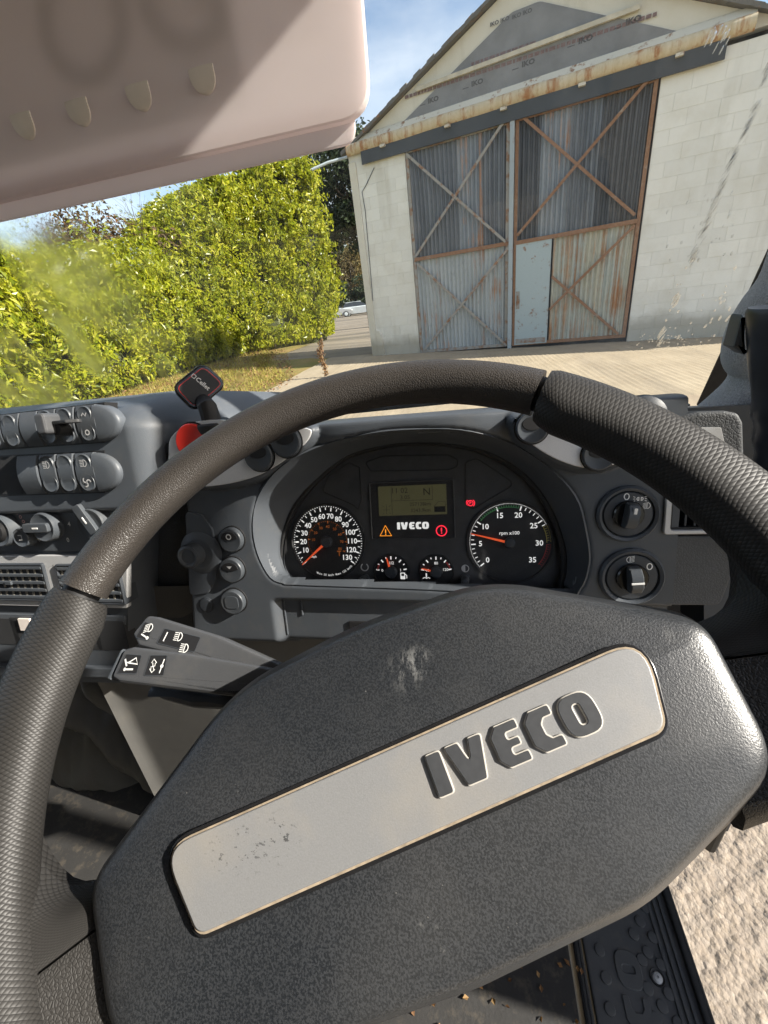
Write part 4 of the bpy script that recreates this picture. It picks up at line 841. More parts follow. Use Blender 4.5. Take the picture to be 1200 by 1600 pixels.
for x, y in studs:
    u, v = TP.uv(x, y)
    if st0 is None:
        st0 = obj('stud', mb, M['tread'], tp); st0.location = (u, v, 0)
        st0.data.transform(Matrix.Translation(Vector(tp.location) - Vector(TP.P(0, 0, 0)))); st0.location = Vector(TP.P(u, v, 0)) - Vector(tp.location)
    else:
        c = st0.copy(); COL.objects.link(c); c.parent = tp; c.location = Vector(TP.P(u, v, 0)) - Vector(tp.location)
u, v = TP.uv(1027, 1528)
mb = MB(); mb.lathe(TP, u, v, [(0.0105, -0.001), (0.010, 0.003), (0.008, 0.0015), (0.0075, 0.0012)], 20); obj('screw_cup', mb, M['black'], tp)
mb = MB(); mb.lathe(TP, u, v, [(0.0075, 0.0013), (0.0055, 0.0035), (0.002, 0.0042), (0.0018, 0.002)], 20); obj('screw', mb, M['silver'], tp)
# crumbs on the mat
mb = MB(); n = 160; P = np.stack([rng.uniform(-0.22, 0.15, n), rng.uniform(-0.05, 0.3, n), np.full(n, zE - 0.985)], 1); leaf_cloud(mb, P, np.tile(np.array([0, 0, 1.0]), (n, 1)), 0.009, 0.7, 0.6)
tag(obj('crumbs', mb, M['litter'], None, None, fix=False), 'pale dried mud crumbs scattered over the floor mat', 'crumbs', None, 'stuff')

# lower console under the dash, left of the column
LC = dash_frame(0.0, 0.43, -0.7, 4.0)
lc = thing('lower_console', 'grey lower console with creased vinyl gear lever gaiter beneath the dash', 'console', LC.P(-0.6, -0.2, 0))
def gaiter(u, v):
    e = LC.uv(205, 1160)[0]; d = u - e
    f = 0.0
    if d < 0:
        f = -0.02 - 0.05 * min(1, -d / 0.14)
        f += 0.030 * math.sin(v * 26 + u * 17 + 2.2 * mnoise.noise(Vector((u * 6, v * 6, 1)))) * min(1, -d / 0.04) + 0.02 * mnoise.noise(Vector((u * 14, v * 12, 5))) + 0.012 * abs(mnoise.noise(Vector((u * 30, v * 9, 2))))
    else: f = -0.006 * min(1.0, d / 0.03) - 0.10 * max(0, d - 0.22)
    return f + 0.012 * math.exp(-(d / 0.012) ** 2)
us = np.linspace(-1.15, -0.02, 150); vs = np.linspace(-0.31, 0.34, 90)
e_ = LC.uv(205, 1160)[0]
gl_ = [u for u in us if u <= e_ + 0.005]; gr_ = [u for u in us if u >= e_ + 0.004]
mb = MB(); mb.grid([[LC.P(u, v, gaiter(u, v)) for u in gr_] for v in vs]); obj('side_panel', mb, M['lower'], lc, 60, fix=False)
mb = MB(); mb.grid([[LC.P(u, v, gaiter(u, v)) for u in gl_] for v in vs]); obj('gear_gaiter', mb, M['gaiter'], lc, 80, fix=False)

# ================================================================== DASHBOARD
FA = dash_frame(0.0, 0.455, -0.25, 15.0)      # driver's fascia
F2 = dash_frame(0.0, 0.43, -0.20, 15.0)       # centre console
_v = ray(670, 810) * 0.575
CL = dash_frame(_v[0], _v[1], _v[2], 22.0)    # instrument dials
dash = thing('dashboard', 'grey moulded truck dashboard with switch rows, air vents and silver button pods', 'dashboard', (-0.2, 0.5, zE - 0.45))
CLUSTER_PX = [(455, 903), (445, 885), (444, 862), (449, 830), (466, 790), (500, 748), (545, 714), (600, 698), (650, 693), (715, 697), (768, 712), (818, 744), (853, 790), (873, 840), (879, 880), (874, 912), (860, 922), (660, 916), (470, 909)]
def sdf(poly_):
    Pn = np.array(poly_); Qn = np.roll(Pn, -1, 0)
    def f(U, V):
        d = np.full(U.shape, 9.0); ins = np.zeros(U.shape, bool)
        for (ax, ay), (bx, by) in zip(Pn, Qn):
            ex, ey = bx - ax, by - ay; t = np.clip(((U - ax) * ex + (V - ay) * ey) / (ex * ex + ey * ey), 0, 1)
            d = np.minimum(d, np.hypot(U - ax - t * ex, V - ay - t * ey)); cr = ((ay > V) != (by > V)) & (U < (bx - ax) * (V - ay) / (by - ay + 1e-15) + ax); ins ^= cr
        return np.where(ins, -d, d)
    return f
def sst(x, a, b): t = np.clip((x - a) / (b - a), 0, 1); return t * t * (3 - 2 * t)
cl_out = smooth_curve(FA.px(CLUSTER_PX, -0.05), 3, True)
podL = smooth_curve(FA.px([(262, 700), (268, 676), (296, 655), (345, 648), (420, 655), (478, 660), (496, 670), (490, 692), (464, 716), (412, 748), (350, 764), (300, 764), (266, 745)], 0.02), 4, True)
podR = smooth_curve(FA.px([(796, 652), (800, 672), (818, 696), (858, 722), (905, 738), (948, 736), (984, 722), (1022, 695), (1036, 668), (1026, 648), (1000, 638), (950, 636), (880, 640), (825, 643)], 0.02), 4, True)
_a = FA.uv(287, 797); _b = FA.uv(296, 975)
def uL(v): return _a[0] + (_b[0] - _a[0]) * (np.minimum(v, _a[1]) - _a[1]) / (_b[1] - _a[1])
S_, V = np.meshgrid(np.linspace(0, 1, 250), np.linspace(-0.215, 0.175, 157)); U = uL(V) + S_ * (0.224 - uL(V))
dC = sdf(cl_out)(U, V); dL = sdf(podL)(U, V); dR = sdf(podR)(U, V)
topness = sst(V, 0.02, 0.10); botness = sst(-V, 0.07, 0.10)
wid = 0.055 * (1 - topness) * (1 - botness) + 0.034 * topness + 0.012 * botness
Hh = np.zeros(U.shape)
hood = np.exp(-((U + 0.085) / 0.12) ** 4); Hh += 0.020 * hood * sst(V, 0.07, 0.115)
Hh -= 0.07 * sst(-V, 0.172, 0.215)
Hh -= 0.012 * sst(-V, 0.108, 0.116) * sst(U, -0.285, -0.27)
Hh -= 0.012 * (1 - sst(U - uL(V), 0.0, 0.010)) ** 2
Hh = np.maximum(Hh, np.where(dL < 0.02, 0.024 - 0.045 * sst(dL, -0.006, 0.012), -9)); Hh = np.maximum(Hh, np.where(dR < 0.02, 0.024 - 0.045 * sst(dR, -0.006, 0.012), -9))
roll = np.maximum(V - 0.122, 0); Hh -= 1.75 * np.maximum(roll - 0.004, 0) + 0.25 * np.minimum(roll, 0.004); V = np.where(roll > 0, 0.122 + 0.010 * (1 - np.exp(-roll / 0.008)), V)
def fh(u, v):
    j = int(np.clip(round((u - float(uL(v))) / (0.224 - float(uL(v))) * 249), 0, 249)); i = int(np.clip(round((v + 0.215) / 0.39 * 156), 0, 156)); return float(Hh[i, j])
OUTER_PX = [(444, 912), (422, 902), (402, 864), (395, 820), (404, 775), (442, 727), (510, 694), (580, 677), (645, 671), (720, 672), (790, 690), (850, 725), (898, 775), (915, 830), (920, 880), (905, 922), (872, 931), (660, 921), (462, 914)]
def fix_px(x, y):
    h = 0.0
    for _ in range(4): u, v = FA.uv(x, y, h); h = fh(u, v)
    return u, v, h
ringO = smooth_curve([fix_px(*q) for q in OUTER_PX], 4, True); ringC = [CL.P(u, v, 0.012) for u, v in smooth_curve(CL.px(CLUSTER_PX, 0.012), 4, True)]
dO = sdf([(a, b) for a, b, c in ringO])(U, V)
Hh = np.where(dO < 0, Hh - 0.010 - 1.2 * np.minimum(-dO, 0.01), Hh - 0.0025 * (1 - sst(dO, 0.0, 0.004)))
mb = MB(); nu = U.shape[1]; nv = U.shape[0]
Fq = [(i * nu + j, i * nu + j + 1, (i + 1) * nu + j + 1, (i + 1) * nu + j) for i in range(nv - 1) for j in range(nu - 1) if max(dO[i, j], dO[i + 1, j], dO[i, j + 1], dO[i + 1, j + 1]) > -0.0028]
mb.add([FA.P(U[i, j], V[i, j], Hh[i, j]) for i in range(nv) for j in range(nu)], Fq); fascia = obj('driver_fascia', mb, M['dash'], dash, 60, fix=False)
rings = []
R0 = [FA.P(*q) for q in ringO]; R00 = [FA.P(u + (u - 0.0 + 0.09) * 0.02, v + (v - 0.01) * 0.02, h - 0.0022) for u, v, h in ringO]
rings = [R00, R0]
for k in range(1, 9):
    t = k / 8; s = 1 - (1 - t) ** 1.5; rings.append([a + (b - a) * np.array([s, s, s]) - FA.n * 0.010 * math.sin(math.pi * t) for a, b in zip(R0, ringC)])
mb = MB(); mb.loft(rings, True); obj('cluster_surround', mb, M['dash'], dash, 60)
# dash top up to the windscreen, gently falling away
mb = MB(); rows_ = []
for y, z in ((0.555, -0.24), (0.562, -0.158), (0.64, -0.178), (0.75, -0.207), (0.86, -0.238)): rows_.append([(x, y, zE + z - 0.01 * max(0, x - 0.1) * 10 * 0.2) for x in np.linspace(-1.5, 0.40, 24)])
mb.grid(rows_); obj('dash_top', mb, M['dash_dk'], dash, 60, fix=False)
mb = MB(); u, v = FA.uv(1008, 646); r = 0.024; mb.lathe(FA, u, v - 0.004, [(r, -0.06), (r, -0.006), (r * 0.9, 0.002), (r * 0.6, 0.006), (r * 0.2, 0.0065)], 28); obj('tweeter_dome', mb, M['dash_dk'], dash)
# --- left pod: silver plate, hazard button, two round buttons
def plate_from(sd_poly, d, h0, h1, bev=0.0015): mb = MB(); mb.prism(FA, inset(ccw(sd_poly), d), h0, h1, bev); return mb
pl = obj('silver_plate', plate_from(podL, 0.006, 0.018, 0.0265), M['silver_pod'], dash)
pr = obj('silver_plate', plate_from(podR, 0.006, 0.018, 0.0265), M['silver_pod'], dash)
mb = MB(); b_ = FA.px([(232, 715), (240, 700), (262, 690), (285, 690), (285, 770), (236, 770)], 0.0); mb.prism(FA, rounded(b_, 0.006), -0.04, 0.012, 0.006); obj('pod_side_cover', mb, M['dash_dk'], dash)
def px_r(fr, x, y, rpx, h=0.0): a = fr.uv(x, y, h); b = fr.uv(x + rpx, y, h); return a[0], a[1], abs(b[0] - a[0])
def round_button(x, y, rpx, h, name='round_button', mat=None, depth=0.006, parent=None, dish=0.0012):
    u, v, r = px_r(FA, x, y, rpx, h); mb = MB(); mb.lathe(FA, u, v, [(r * 1.12, h - 0.002), (r * 1.10, h + 0.0006), (r * 1.02, h + 0.0006), (r * 1.01, h - 0.003)], 32, cap=False); ring = obj('button_recess', mb, M['black'], parent or dash)
    mb = MB(); mb.lathe(FA, u, v, [(r, h - 0.004), (r, h + depth - 0.0015), (r * 0.96, h + depth - 0.0004), (r * 0.9, h + depth), (r * 0.6, h + depth - dish), (r * 0.2, h + depth - dish * 1.2)], 32); o = obj(name, mb, mat or M['switch'], parent or dash); return o, u, v, r
round_button(303, 690, 25, 0.0265, 'hazard_button', M['red_btn'])
def icon_on(o, fr, u, v, h, draw, mat=None, name='icon'):
    mb = MB(); draw(mb, fr, u, v, h); return obj(name, mb, mat or M['white_dim'], o, None, fix=False)
for x, y, rp in ((448, 690, 23), (406, 712, 22), (831, 668, 26), (934, 711, 26)):
    o, u, v, r = round_button(x, y, rp, 0.0265)
    mb = MB(); mb.prism(FA, inset(circle(u, v + r * 0.25, r * 0.62, 20, r * 0.42), 0), 0.0310, 0.0324, 0.0006); obj('grip_pad', mb, M['black'], o)
# --- mirror switch panel and the three buttons
u0, v0 = FA.uv(289, 797); u1, _ = FA.uv(338, 860); _, v1 = FA.uv(292, 931)
mb = MB(); mb.prism(FA, rounded(FA.px([(289, 798), (316, 805), (332, 828), (337, 868), (337, 905), (326, 927), (296, 932)], 0.003), 0.008, 5), -0.004, 0.0035, 0.002); mp = obj('mirror_switch_panel', mb, M['dash'], dash)
u, v, r = px_r(FA, 303, 866, 17, 0.01)
mb = MB(); mb.lathe(FA, u + 0.006, v, [(r * 1.9, 0.002), (r * 1.75, 0.0045), (r * 1.3, 0.007), (r * 1.15, 0.0075)], 28); obj('dial_base', mb, M['dash'], mp)
mb = MB(); mb.lathe(FA, u, v, [(r * 0.95, 0.006), (r, 0.018), (r * 0.95, 0.023), (r * 0.75, 0.0245), (r * 0.6, 0.0225), (r * 0.3, 0.0225)], 28); obj('joystick_knob', mb, M['switch'], mp)
for k, (x, y) in enumerate(((364, 842), (365, 889), (367, 938))):
    o, u, v, r = round_button(x, y, 17.5, 0.001, 'round_button', None, 0.009, dish=0.0006)
    f_ = FA.at(u, v)
    if k < 2:
        mb = MB(); q = [(r * 0.72 * math.cos(a), r * 0.15 + r * 0.55 * math.sin(a)) for a in np.linspace(0, math.pi, 14)]; q = q + [(0, -r * 0.02)]; mb.prism(f_, q, 0.0085, 0.0106, 0.0004); obj('hatched_cap', mb, M['black'], o)
        mb = MB(); stroke(mb, f_, arc(0, r * 0.32, r * 0.2, 0, 345, 14), r * 0.09, 0.0109, True) if k == 0 else poly(mb, f_, [(-r * 0.24, r * 0.42), (0, r * 0.18), (r * 0.24, r * 0.42)], 0.0109); obj('icon', mb, M['white_dim'], o, None, fix=False)
    else:
        mb = MB(); mb.prism(f_, rrect(-r * 0.6, r * 0.6, -r * 0.5, r * 0.55, r * 0.35), 0.0095, 0.0105, 0.0005); obj('cap_pad', mb, M['switch'], o)
u, v, r = px_r(FA, 323, 945, 10.5); mb = MB(); mb.lathe(FA, u, v, [(r * 1.1, -0.001), (r * 1.05, 0.0012), (r * 0.97, 0.0004), (r * 0.9, 0.002), (r * 0.5, 0.0024)], 24); obj('blanking_plug', mb, M['dash_dk'], dash)
# ribs below the cluster
for x0, y0, x1, y1 in ((441, 932, 439, 992), (468, 928, 466, 962)):
    a = FA.uv(x0, y0, -0.01); b = FA.uv(x1, y1, -0.01); mb = MB(); hr = fh(a[0], (a[1] + b[1]) / 2); mb.prism(FA, rrect(a[0] - 0.0014, a[0] + 0.0014, b[1], a[1] + 0.004, 0.001), hr - 0.01, hr + 0.002, 0.001); obj('trim_rib', mb, M['dash'], dash)
a = FA.uv(545, 975, -0.01); mb = MB(); mb.prism(FA, rrect(a[0], a[0] + 0.03, a[1] - 0.008, a[1] + 0.004, 0.002), -0.02, -0.0095, 0.001); obj('latch_slot', mb, M['black'], dash)
# --- right panel: two rotary switches
def rotary(x, y, rpx, marks, turn, upper):
    u, v, r = px_r(FA, x, y, rpx); root = None
    mb = MB(); mb.lathe(FA, u, v, [(r * 1.02, -0.004), (r, 0.003), (r * 0.93, 0.0055), (r * 0.84, 0.004), (r * 0.80, -0.002)], 48, cap=False); o = obj('rotary_switch', mb, M['dash'], dash)
    mb = MB(); mb.lathe(FA, u, v, [(r * 0.83, -0.003), (r * 0.80, 0.0015), (r * 0.76, 0.0028), (r * 0.4, 0.0032)], 48); obj('dial_face', mb, M['dash_dk'], o)
    mb = MB(); mb.lathe(FA, u, v, [(r * 0.50, 0.002), (r * 0.49, 0.0055), (r * 0.45, 0.007), (r * 0.2, 0.007)], 36); obj('knob_base', mb, M['gloss_black'], o)
    f_ = FA.at(u, v, 0, turn); w = r * 0.2; L = r * 0.45
    mb = MB(); rings = []
    for s, hh, ww in ((-1, 0.006, 0.7), (-0.9, 0.016, 0.95), (-0.4, 0.0215, 1.0), (0.4, 0.0215, 1.0), (0.9, 0.016, 0.95), (1, 0.006, 0.7)): rings.append([f_.P(-w * ww, s * L, 0.006), f_.P(-w * ww, s * L, hh - 0.002), f_.P(-w * ww * 0.8, s * L, hh), f_.P(w * ww * 0.8, s * L, hh), f_.P(w * ww, s * L, hh - 0.002), f_.P(w * ww, s * L, 0.006)])
    mb.loft(rings, True, True, True); kn = obj('knob_grip', mb, M['switch'], o, 40)
    mb = MB()
    if upper: mb.prism(f_, rrect(-w * 0.25, w * 0.25, L * 0.3, L * 0.75, 0.0005), 0.0185, 0.0222, 0.0003)
    else: mb.prism(f_, rrect(-w * 0.95, w * 0.95, -L * 0.09, L * 0.05, 0.0003), 0.0205, 0.0222, 0.0003)
    obj('pointer', mb, M['white'], o)
    mb = MB()
    for ang, kind in marks:
        a = R(ang); uu, vv = u + r * 0.64 * math.cos(a), v + r * 0.64 * math.sin(a); s = r * 0.14
        if kind == '0': stroke(mb, FA, [(uu + s * 0.55 * math.cos(t), vv + s * 0.75 * math.sin(t)) for t in np.linspace(0, 6.283, 14, endpoint=False)], s * 0.25, 0.0034, True)
        elif kind == 'side': [stroke(mb, FA, arc(uu + q * s * 0.75, vv, s * 0.42, 90 if q < 0 else -90, 270 if q < 0 else 90, 8), s * 0.22, 0.0034, True) for q in (-0.35, 0.35)]; [stroke(mb, FA, [(uu + q * s * 1.05, vv + k * s * 0.4), (uu + q * s * 1.5, vv + k * s * 0.6)], s * 0.16, 0.0034) for q in (-1, 1) for k in (-1, 0, 1)]
        else: headlamp(mb, FA, uu, vv, s * 1.5, 0.0034, 0.15, math.pi if kind == 'rev' else 0)
    obj('marking', mb, M['white'], o, None, fix=False); return o
rotary(980, 803, 50, [(97, '0'), (58, 'side'), (28, 'lamp')], R(-8), True)
rotary(986, 901, 52, [(98, 'rev'), (38, '0')], R(4), False)
# --- right vent, dash end, lower skin panel
u0, v1 = FA.uv(1040, 757); _, v0 = FA.uv(1045, 834); u1 = FA.uv(1158, 800)[0]
mb = MB(); O = rrect(u0, u1, v0, v1, 0.004, 4); I = rrect(u0 + 0.0065, u1 - 0.006, v0 + 0.005, v1 - 0.006, 0.003, 4); mb.frame(FA, O, I, -0.03, 0.004, 0.001); vf = obj('air_vent', mb, M['silver'], dash)
mb = MB(); mb.box(FA, u0 + 0.0068, u1 - 0.0063, v0 + 0.0053, v1 - 0.0063, -0.045, -0.03); obj('vent_back', mb, M['black'], vf, None)
mb = MB(); O2 = rrect(u0 + 0.0066, u1 - 0.0061, v0 + 0.0051, v1 - 0.0061, 0.003, 4); I2 = inset(O2, 0.0025); mb.frame(FA, O2, I2, -0.03, 0.0005, 0.0005); obj('vent_frame', mb, M['black'], vf)
n_s = 6
for k in range(n_s):
    x = u0 + 0.014 + (u1 - u0 - 0.028) * k / (n_s - 1); mb = MB(); mb.prism(FA, rrect(x - 0.0012, x + 0.0012, v0 + 0.008, v1 - 0.008, 0.0005), -0.022, -0.002, 0.0006); obj('slat', mb, M['dash_dk'], vf)
E_ = FA.px([(1052, 652), (1090, 643), (1130, 641), (1152, 645), (1160, 660), (1163, 757), (1042, 757)], 0.0)
mb = MB(); mb.prism(FA, rounded(E_, 0.008, 5), -0.06, 0.004, 0.006, 3); obj('dash_end', mb, M['grain'], dash)
S_ = FA.px([(1076, 668), (1127, 668), (1136, 708), (1080, 708)], 0.006); mb = MB(); mb.prism(FA, rounded(S_, 0.002), 0.001, 0.0062, 0.0006); sp_ = obj('silver_insert', mb, M['silver'], dash)
L_ = FA.px([(1041, 838), (1150, 838), (1158, 870), (1128, 948), (1041, 948)], 0.0); mb = MB(); mb.prism(FA, rounded(L_, 0.010, 5), -0.06, -0.002, 0.003, 2); obj('knee_panel', mb, M['grain'], dash)
D_ = FA.px([(1100, 880), (1160, 800), (1195, 810), (1195, 990), (1100, 990)], -0.03); mb = MB(); mb.prism(FA, D_, -0.09, -0.03); obj('kick_panel', mb, M['blue'], dash, None)
# --- recess between console and fascia
K_ = FA.px([(225, 690), (300, 690), (300, 1015), (225, 1015)], -0.045); mb = MB(); mb.prism(FA, K_, -0.06, -0.045); obj('recess_skin', mb, M['grain'], dash, None)
K_ = FA.px([(188, 800), (229, 800), (229, 1055), (200, 1055)], -0.03); mb = MB(); mb.prism(FA, rounded(K_, 0.004), -0.06, -0.028, 0.003); obj('trim_strip', mb, M['dash'], dash)

# --- centre console: upper body with two switch rows
U, V = np.meshgrid(np.linspace(-0.80, -0.318, 180), np.linspace(-0.012, 0.15, 70))
uR = F2.uv(192, 680)[0]
def console_h(U, V):
    r = np.maximum(U - uR - 0.004, 0); h = -(r / 0.075) ** 1.7 * 0.10
    t = np.maximum(V - 0.098 + 0.10 * np.maximum(U - uR, 0), 0); h = h - (t / 0.03) ** 2 * 0.035
    return h - 0.012 * sst(-V, 0.006, 0.012)
H2 = console_h(U, V); mb = MB(); mb.grid([[F2.P(U[i, j], V[i, j], H2[i, j]) for j in range(U.shape[1])] for i in range(U.shape[0])]); obj('console_upper', mb, M['dash'], dash, 60, fix=False)
def quad(fr, x0, x1, yt0, yt1, yb0, yb1, h=0.0): return [fr.uv(x0, yb0, h), fr.uv(x1, yb1, h), fr.uv(x1, yt1, h), fr.uv(x0, yt0, h)]
def lerp(a, b, t): return a + (b - a) * t
def row(ya0, ya1, yb0, yb1, x): t = x / 160.0; return lerp(ya0, ya1, t), lerp(yb0, yb1, t)     # top and bottom edge of a switch row at pixel x
def rocker(x0, x1, rw, kind, marks=()):
    t0, b0 = row(*rw, x0); t1, b1 = row(*rw, x1); q = quad(F2, x0 + 0.4, x1 - 0.4, t0, t1, b0, b1)
    cx_, cy_ = np.mean([p[0] for p in q]), np.mean([p[1] for p in q]); w = abs(q[1][0] - q[0][0]); hgt = abs(q[2][1] - q[1][1])
    f_ = F2.at(cx_, cy_, 0.0); mb = MB(); rings = []
    n_ = 9
    for k in range(n_):                                            # bowed front, lofted up the switch
        s = -1 + 2 * k / (n_ - 1); y = s * hgt / 2; hh = 0.0095 - 0.0045 * s * s if kind != 'cap' else 0.0105 - 0.006 * s * s
        e = 0.0016; rings.append([f_.P(-w / 2, y, -0.004), f_.P(-w / 2, y, hh - e), f_.P(-w / 2 + e, y, hh), f_.P(w / 2 - e, y, hh), f_.P(w / 2, y, hh - e), f_.P(w / 2, y, -0.004)])
    mb.loft(rings, True, True, True)
    o = obj('rocker_switch' if kind == 'rocker' else 'blank_panel', mb, M['switch'] if kind == 'rocker' else M['dash'], dash, 40)
    if kind == 'rocker':
        for k, s in enumerate((0.5, -0.45)):
            y = s * hgt / 2; r = min(w * 0.40, hgt * 0.21); hh = 0.0095 - 0.0045 * s * s
            g_ = f_.at(0, y, hh); mb = MB(); mb.lathe(g_, 0, 0, [(r * 1.12, -0.001), (r * 1.02, 0.0009), (r * 0.92, 0.0005), (r * 0.7, -0.0001), (r * 0.3, 0.0001)], 22); d = obj('button_dimple', mb, M['dash_dk'] if marks and marks[k] == 'h' else M['switch'], o)
            if marks and marks[k]:
                mb = MB()
                if marks[k] == 'o': stroke(mb, g_, circle(0, 0, r * 0.3, 14), r * 0.16, 0.0012, True)
                elif marks[k] == 'lamp': headlamp(mb, g_, 0.001, 0, r * 0.85, 0.0012)
                elif marks[k] == 'fan': [stroke(mb, g_, arc(r * 0.3 * math.cos(R(a)), r * 0.3 * math.sin(R(a)), r * 0.28, a, a + 200, 8), r * 0.16, 0.0012) for a in (0, 120, 240)]
                else: stroke(mb, g_, [(-r * 0.4, -r * 0.15), (-r * 0.1, r * 0.2), (r * 0.2, -r * 0.2), (r * 0.4, r * 0.2)], r * 0.16, 0.0012)
                obj('icon', mb, M['white_dim'], o, None, fix=False)
    return o, f_, w, hgt
ROW1 = (650, 631, 701, 690); ROW2 = (714, 706, 773, 768)
def slot(rw, x0, x1):
    t0, b0 = row(*rw, x0); t1, b1 = row(*rw, x1); mb = MB(); mb.prism(F2, quad(F2, x0, x1, t0 - 2.2, t1 - 2.2, b0 + 2.2, b1 + 2.2), -0.02, 0.0008); return obj('switch_slot', mb, M['black'], dash, None)
slot(ROW1, -60, 164); slot(ROW2, -60, 164)
for x0, x1 in ((-46, -16), (-16, 13), (13, 42)): rocker(x0, x1, ROW1, 'rocker')
rocker(42, 70, ROW1, 'cap'); rocker(70, 98, ROW1, 'rocker'); ign = rocker(98, 127, ROW1, 'rocker'); rocker(128, 160, ROW1, 'rocker', ('wave', 'o'))
rocker(38, 71, ROW2, 'cap')
for x0, x1, mk in ((72, 99, ('lamp', '')), (99.5, 126, ()), (127, 158, ('lamp', 'fan'))): rocker(x0, x1, ROW2, 'rocker', mk)
for rw in (ROW1, ROW2):                                             # half-moon end caps
    t0, b0 = row(*rw, 161); q0 = F2.uv(162, b0); q1 = F2.uv(162, t0); q2 = F2.uv(193, (t0 + b0) / 2 + 2)
    cy_ = (q0[1] + q1[1]) / 2; hy = (q1[1] - q0[1]) / 2; wx = q2[0] - q0[0]; mb = MB(); rings = []
    for s, hh in ((1.0, -0.006), (0.995, 0.003), (0.95, 0.0062), (0.85, 0.0078), (0.5, 0.0088), (0.2, 0.0091)):
        rings.append([F2.P(q0[0] + (wx * s * math.cos(a) if k not in (0, 16) else 0) , cy_ + hy * s * math.sin(a), hh) for k, a in enumerate(np.linspace(-math.pi / 2, math.pi / 2, 17))])
    mb.loft(rings, True, False, True); obj('end_cap', mb, M['dash'], dash, 50)
# stowage slot at the left of the lower row
t0, b0 = row(*ROW2, 10); mb = MB(); q = quad(F2, -60, 37, t0 + 2, t0, b0, b0 - 1); mb.prism(F2, q, 0.0, 0.0014); obj('stowage_slot', mb, M['cavity'], dash, None)
# control knob and paddle switch on the upper row
o, f_, w, hgt = ign
kn = thing('control_lever', 'black mirror heater knob and paddle standing out of the upper switch row', 'switch knob', f_.P(0, 0, 0.01))
mb = MB(); f1 = f_.at(0.0, -0.003, 0.008, R(12)); mb.lathe(f1, 0, 0, [(0.010, 0), (0.009, 0.012), (0.008, 0.016), (0.004, 0.017)], 20); obj('stem', mb, M['black'], kn)
mb = MB(); f1 = Frame(f_.P(-0.006, 0.004, 0.026), f_.ex, f_.ey); mb.prism(f1, rrect(-0.008, 0.008, -0.0135, 0.0125, 0.006, 5), -0.010, 0.012, 0.004, 3, True); obj('knob', mb, M['stalk'], kn)
mb = MB(); f1 = Frame(f_.P(0.016, 0.004, 0.018), np.array(f_.ex) * 0.98 + np.array(f_.n) * 0.1, f_.n); mb.prism(f1, rounded([(-0.014, -0.004), (0.016, -0.006), (0.026, 0.006), (0.012, 0.014), (-0.014, 0.012)], 0.003), -0.002, 0.002, 0.0015, 2, True); obj('paddle', mb, M['stalk'], kn)
# --- heater panel
def rect_px(fr, x0, x1, y0, y1, h=0.0): a = fr.uv(x0, y1, h); b = fr.uv(x1, y0, h); return a[0], b[0], a[1], b[1]
LOW = F2
hz = -0.012
def panel(x0, x1, yt0, yt1, yb0, yb1, h0, h1, mat, name, bev=0.0015, r=0.003): mb = MB(); mb.prism(LOW, rounded(quad(LOW, x0, x1, yt0, yt1, yb0, yb1, h1), r), h0, h1, bev); return obj(name, mb, mat, dash)
panel(-80, 200, 779, 769, 1062, 1068, -0.08, hz - 0.006, M['dash'], 'console_lower')
panel(-80, 186, 792, 787, 862, 861, -0.06, hz, M['dash'], 'heater_panel')
def knob_at(x, y, rpx, name, pointer=None, hgt=0.016):
    a = LOW.uv(x, y, hz + hgt * 0.6); b = LOW.uv(x + rpx, y, hz + hgt * 0.6); r = abs(b[0] - a[0]); mb = MB()
    mb.lathe(LOW, a[0], a[1], [(r * 1.05, hz - 0.001), (r, hz + 0.002), (r * 0.95, hz + hgt - 0.002), (r * 0.88, hz + hgt), (r * 0.7, hz + hgt - 0.0015), (r * 0.3, hz + hgt - 0.002)], 28); o = obj(name, mb, M['switch'], dash)
    if pointer is not None:
        f_ = LOW.at(a[0], a[1], 0, pointer); mb = MB(); mb.prism(f_, rrect(-r * 0.6, r * 1.35, -r * 0.3, r * 0.3, r * 0.2), hz + 0.003, hz + hgt + 0.004, 0.0015); obj('knob_grip', mb, M['switch'], o)
        mb = MB(); mb.prism(f_, rrect(r * 0.1, r * 0.55, -r * 0.05, r * 0.05, 0.0002), hz + hgt, hz + hgt + 0.0045, 0.0002); obj('pointer', mb, M['white'], o)
    return o, a, r
o, c, r = knob_at(2, 829, 21, 'temperature_knob')
mb = MB(); mb.lathe(LOW, c[0], c[1], [(r * 0.66, hz + 0.0145), (r * 0.5, hz + 0.018), (r * 0.3, hz + 0.0185)], 20); obj('knob_cap', mb, M['black'], o)
mb = MB()
for k in range(14):
    a_ = R(118 - 12.5 * k); stroke(mb, LOW, circle(c[0] + r * 1.42 * math.cos(a_), c[1] + r * 1.42 * math.sin(a_), r * 0.085, 8), r * 0.05, hz + 0.0012, True)
obj('scale_dots', mb, M['pink_print'], o, None, fix=False)
o, c, r = knob_at(37, 839, 13, 'recirculation_knob', None, 0.012); mb = MB(); stroke(mb, LOW, [(c[0] - r * 0.2, c[1] + r * 0.25), (c[0] + r * 0.2, c[1] + r * 0.25), (c[0] + r * 0.2, c[1] - r * 0.2), (c[0] - r * 0.2, c[1] - r * 0.2)], r * 0.1, hz + 0.0125); obj('icon', mb, M['white_dim'], o, None, fix=False)
o, c, r = knob_at(71, 823, 20, 'fan_knob', math.pi, 0.014); mb = MB()
for a_, s in ((132, '1'), (88, '2'), (45, '3'), (2, '4'), (-42, '0'), (218, '0')): mb.text(LOW, c[0] + r * 1.5 * math.cos(R(a_)), c[1] + r * 1.5 * math.sin(R(a_)), hz + 0.0012, r * 0.42, s, 0.01)
obj('numeral', mb, M['white'], o, None, fix=False)
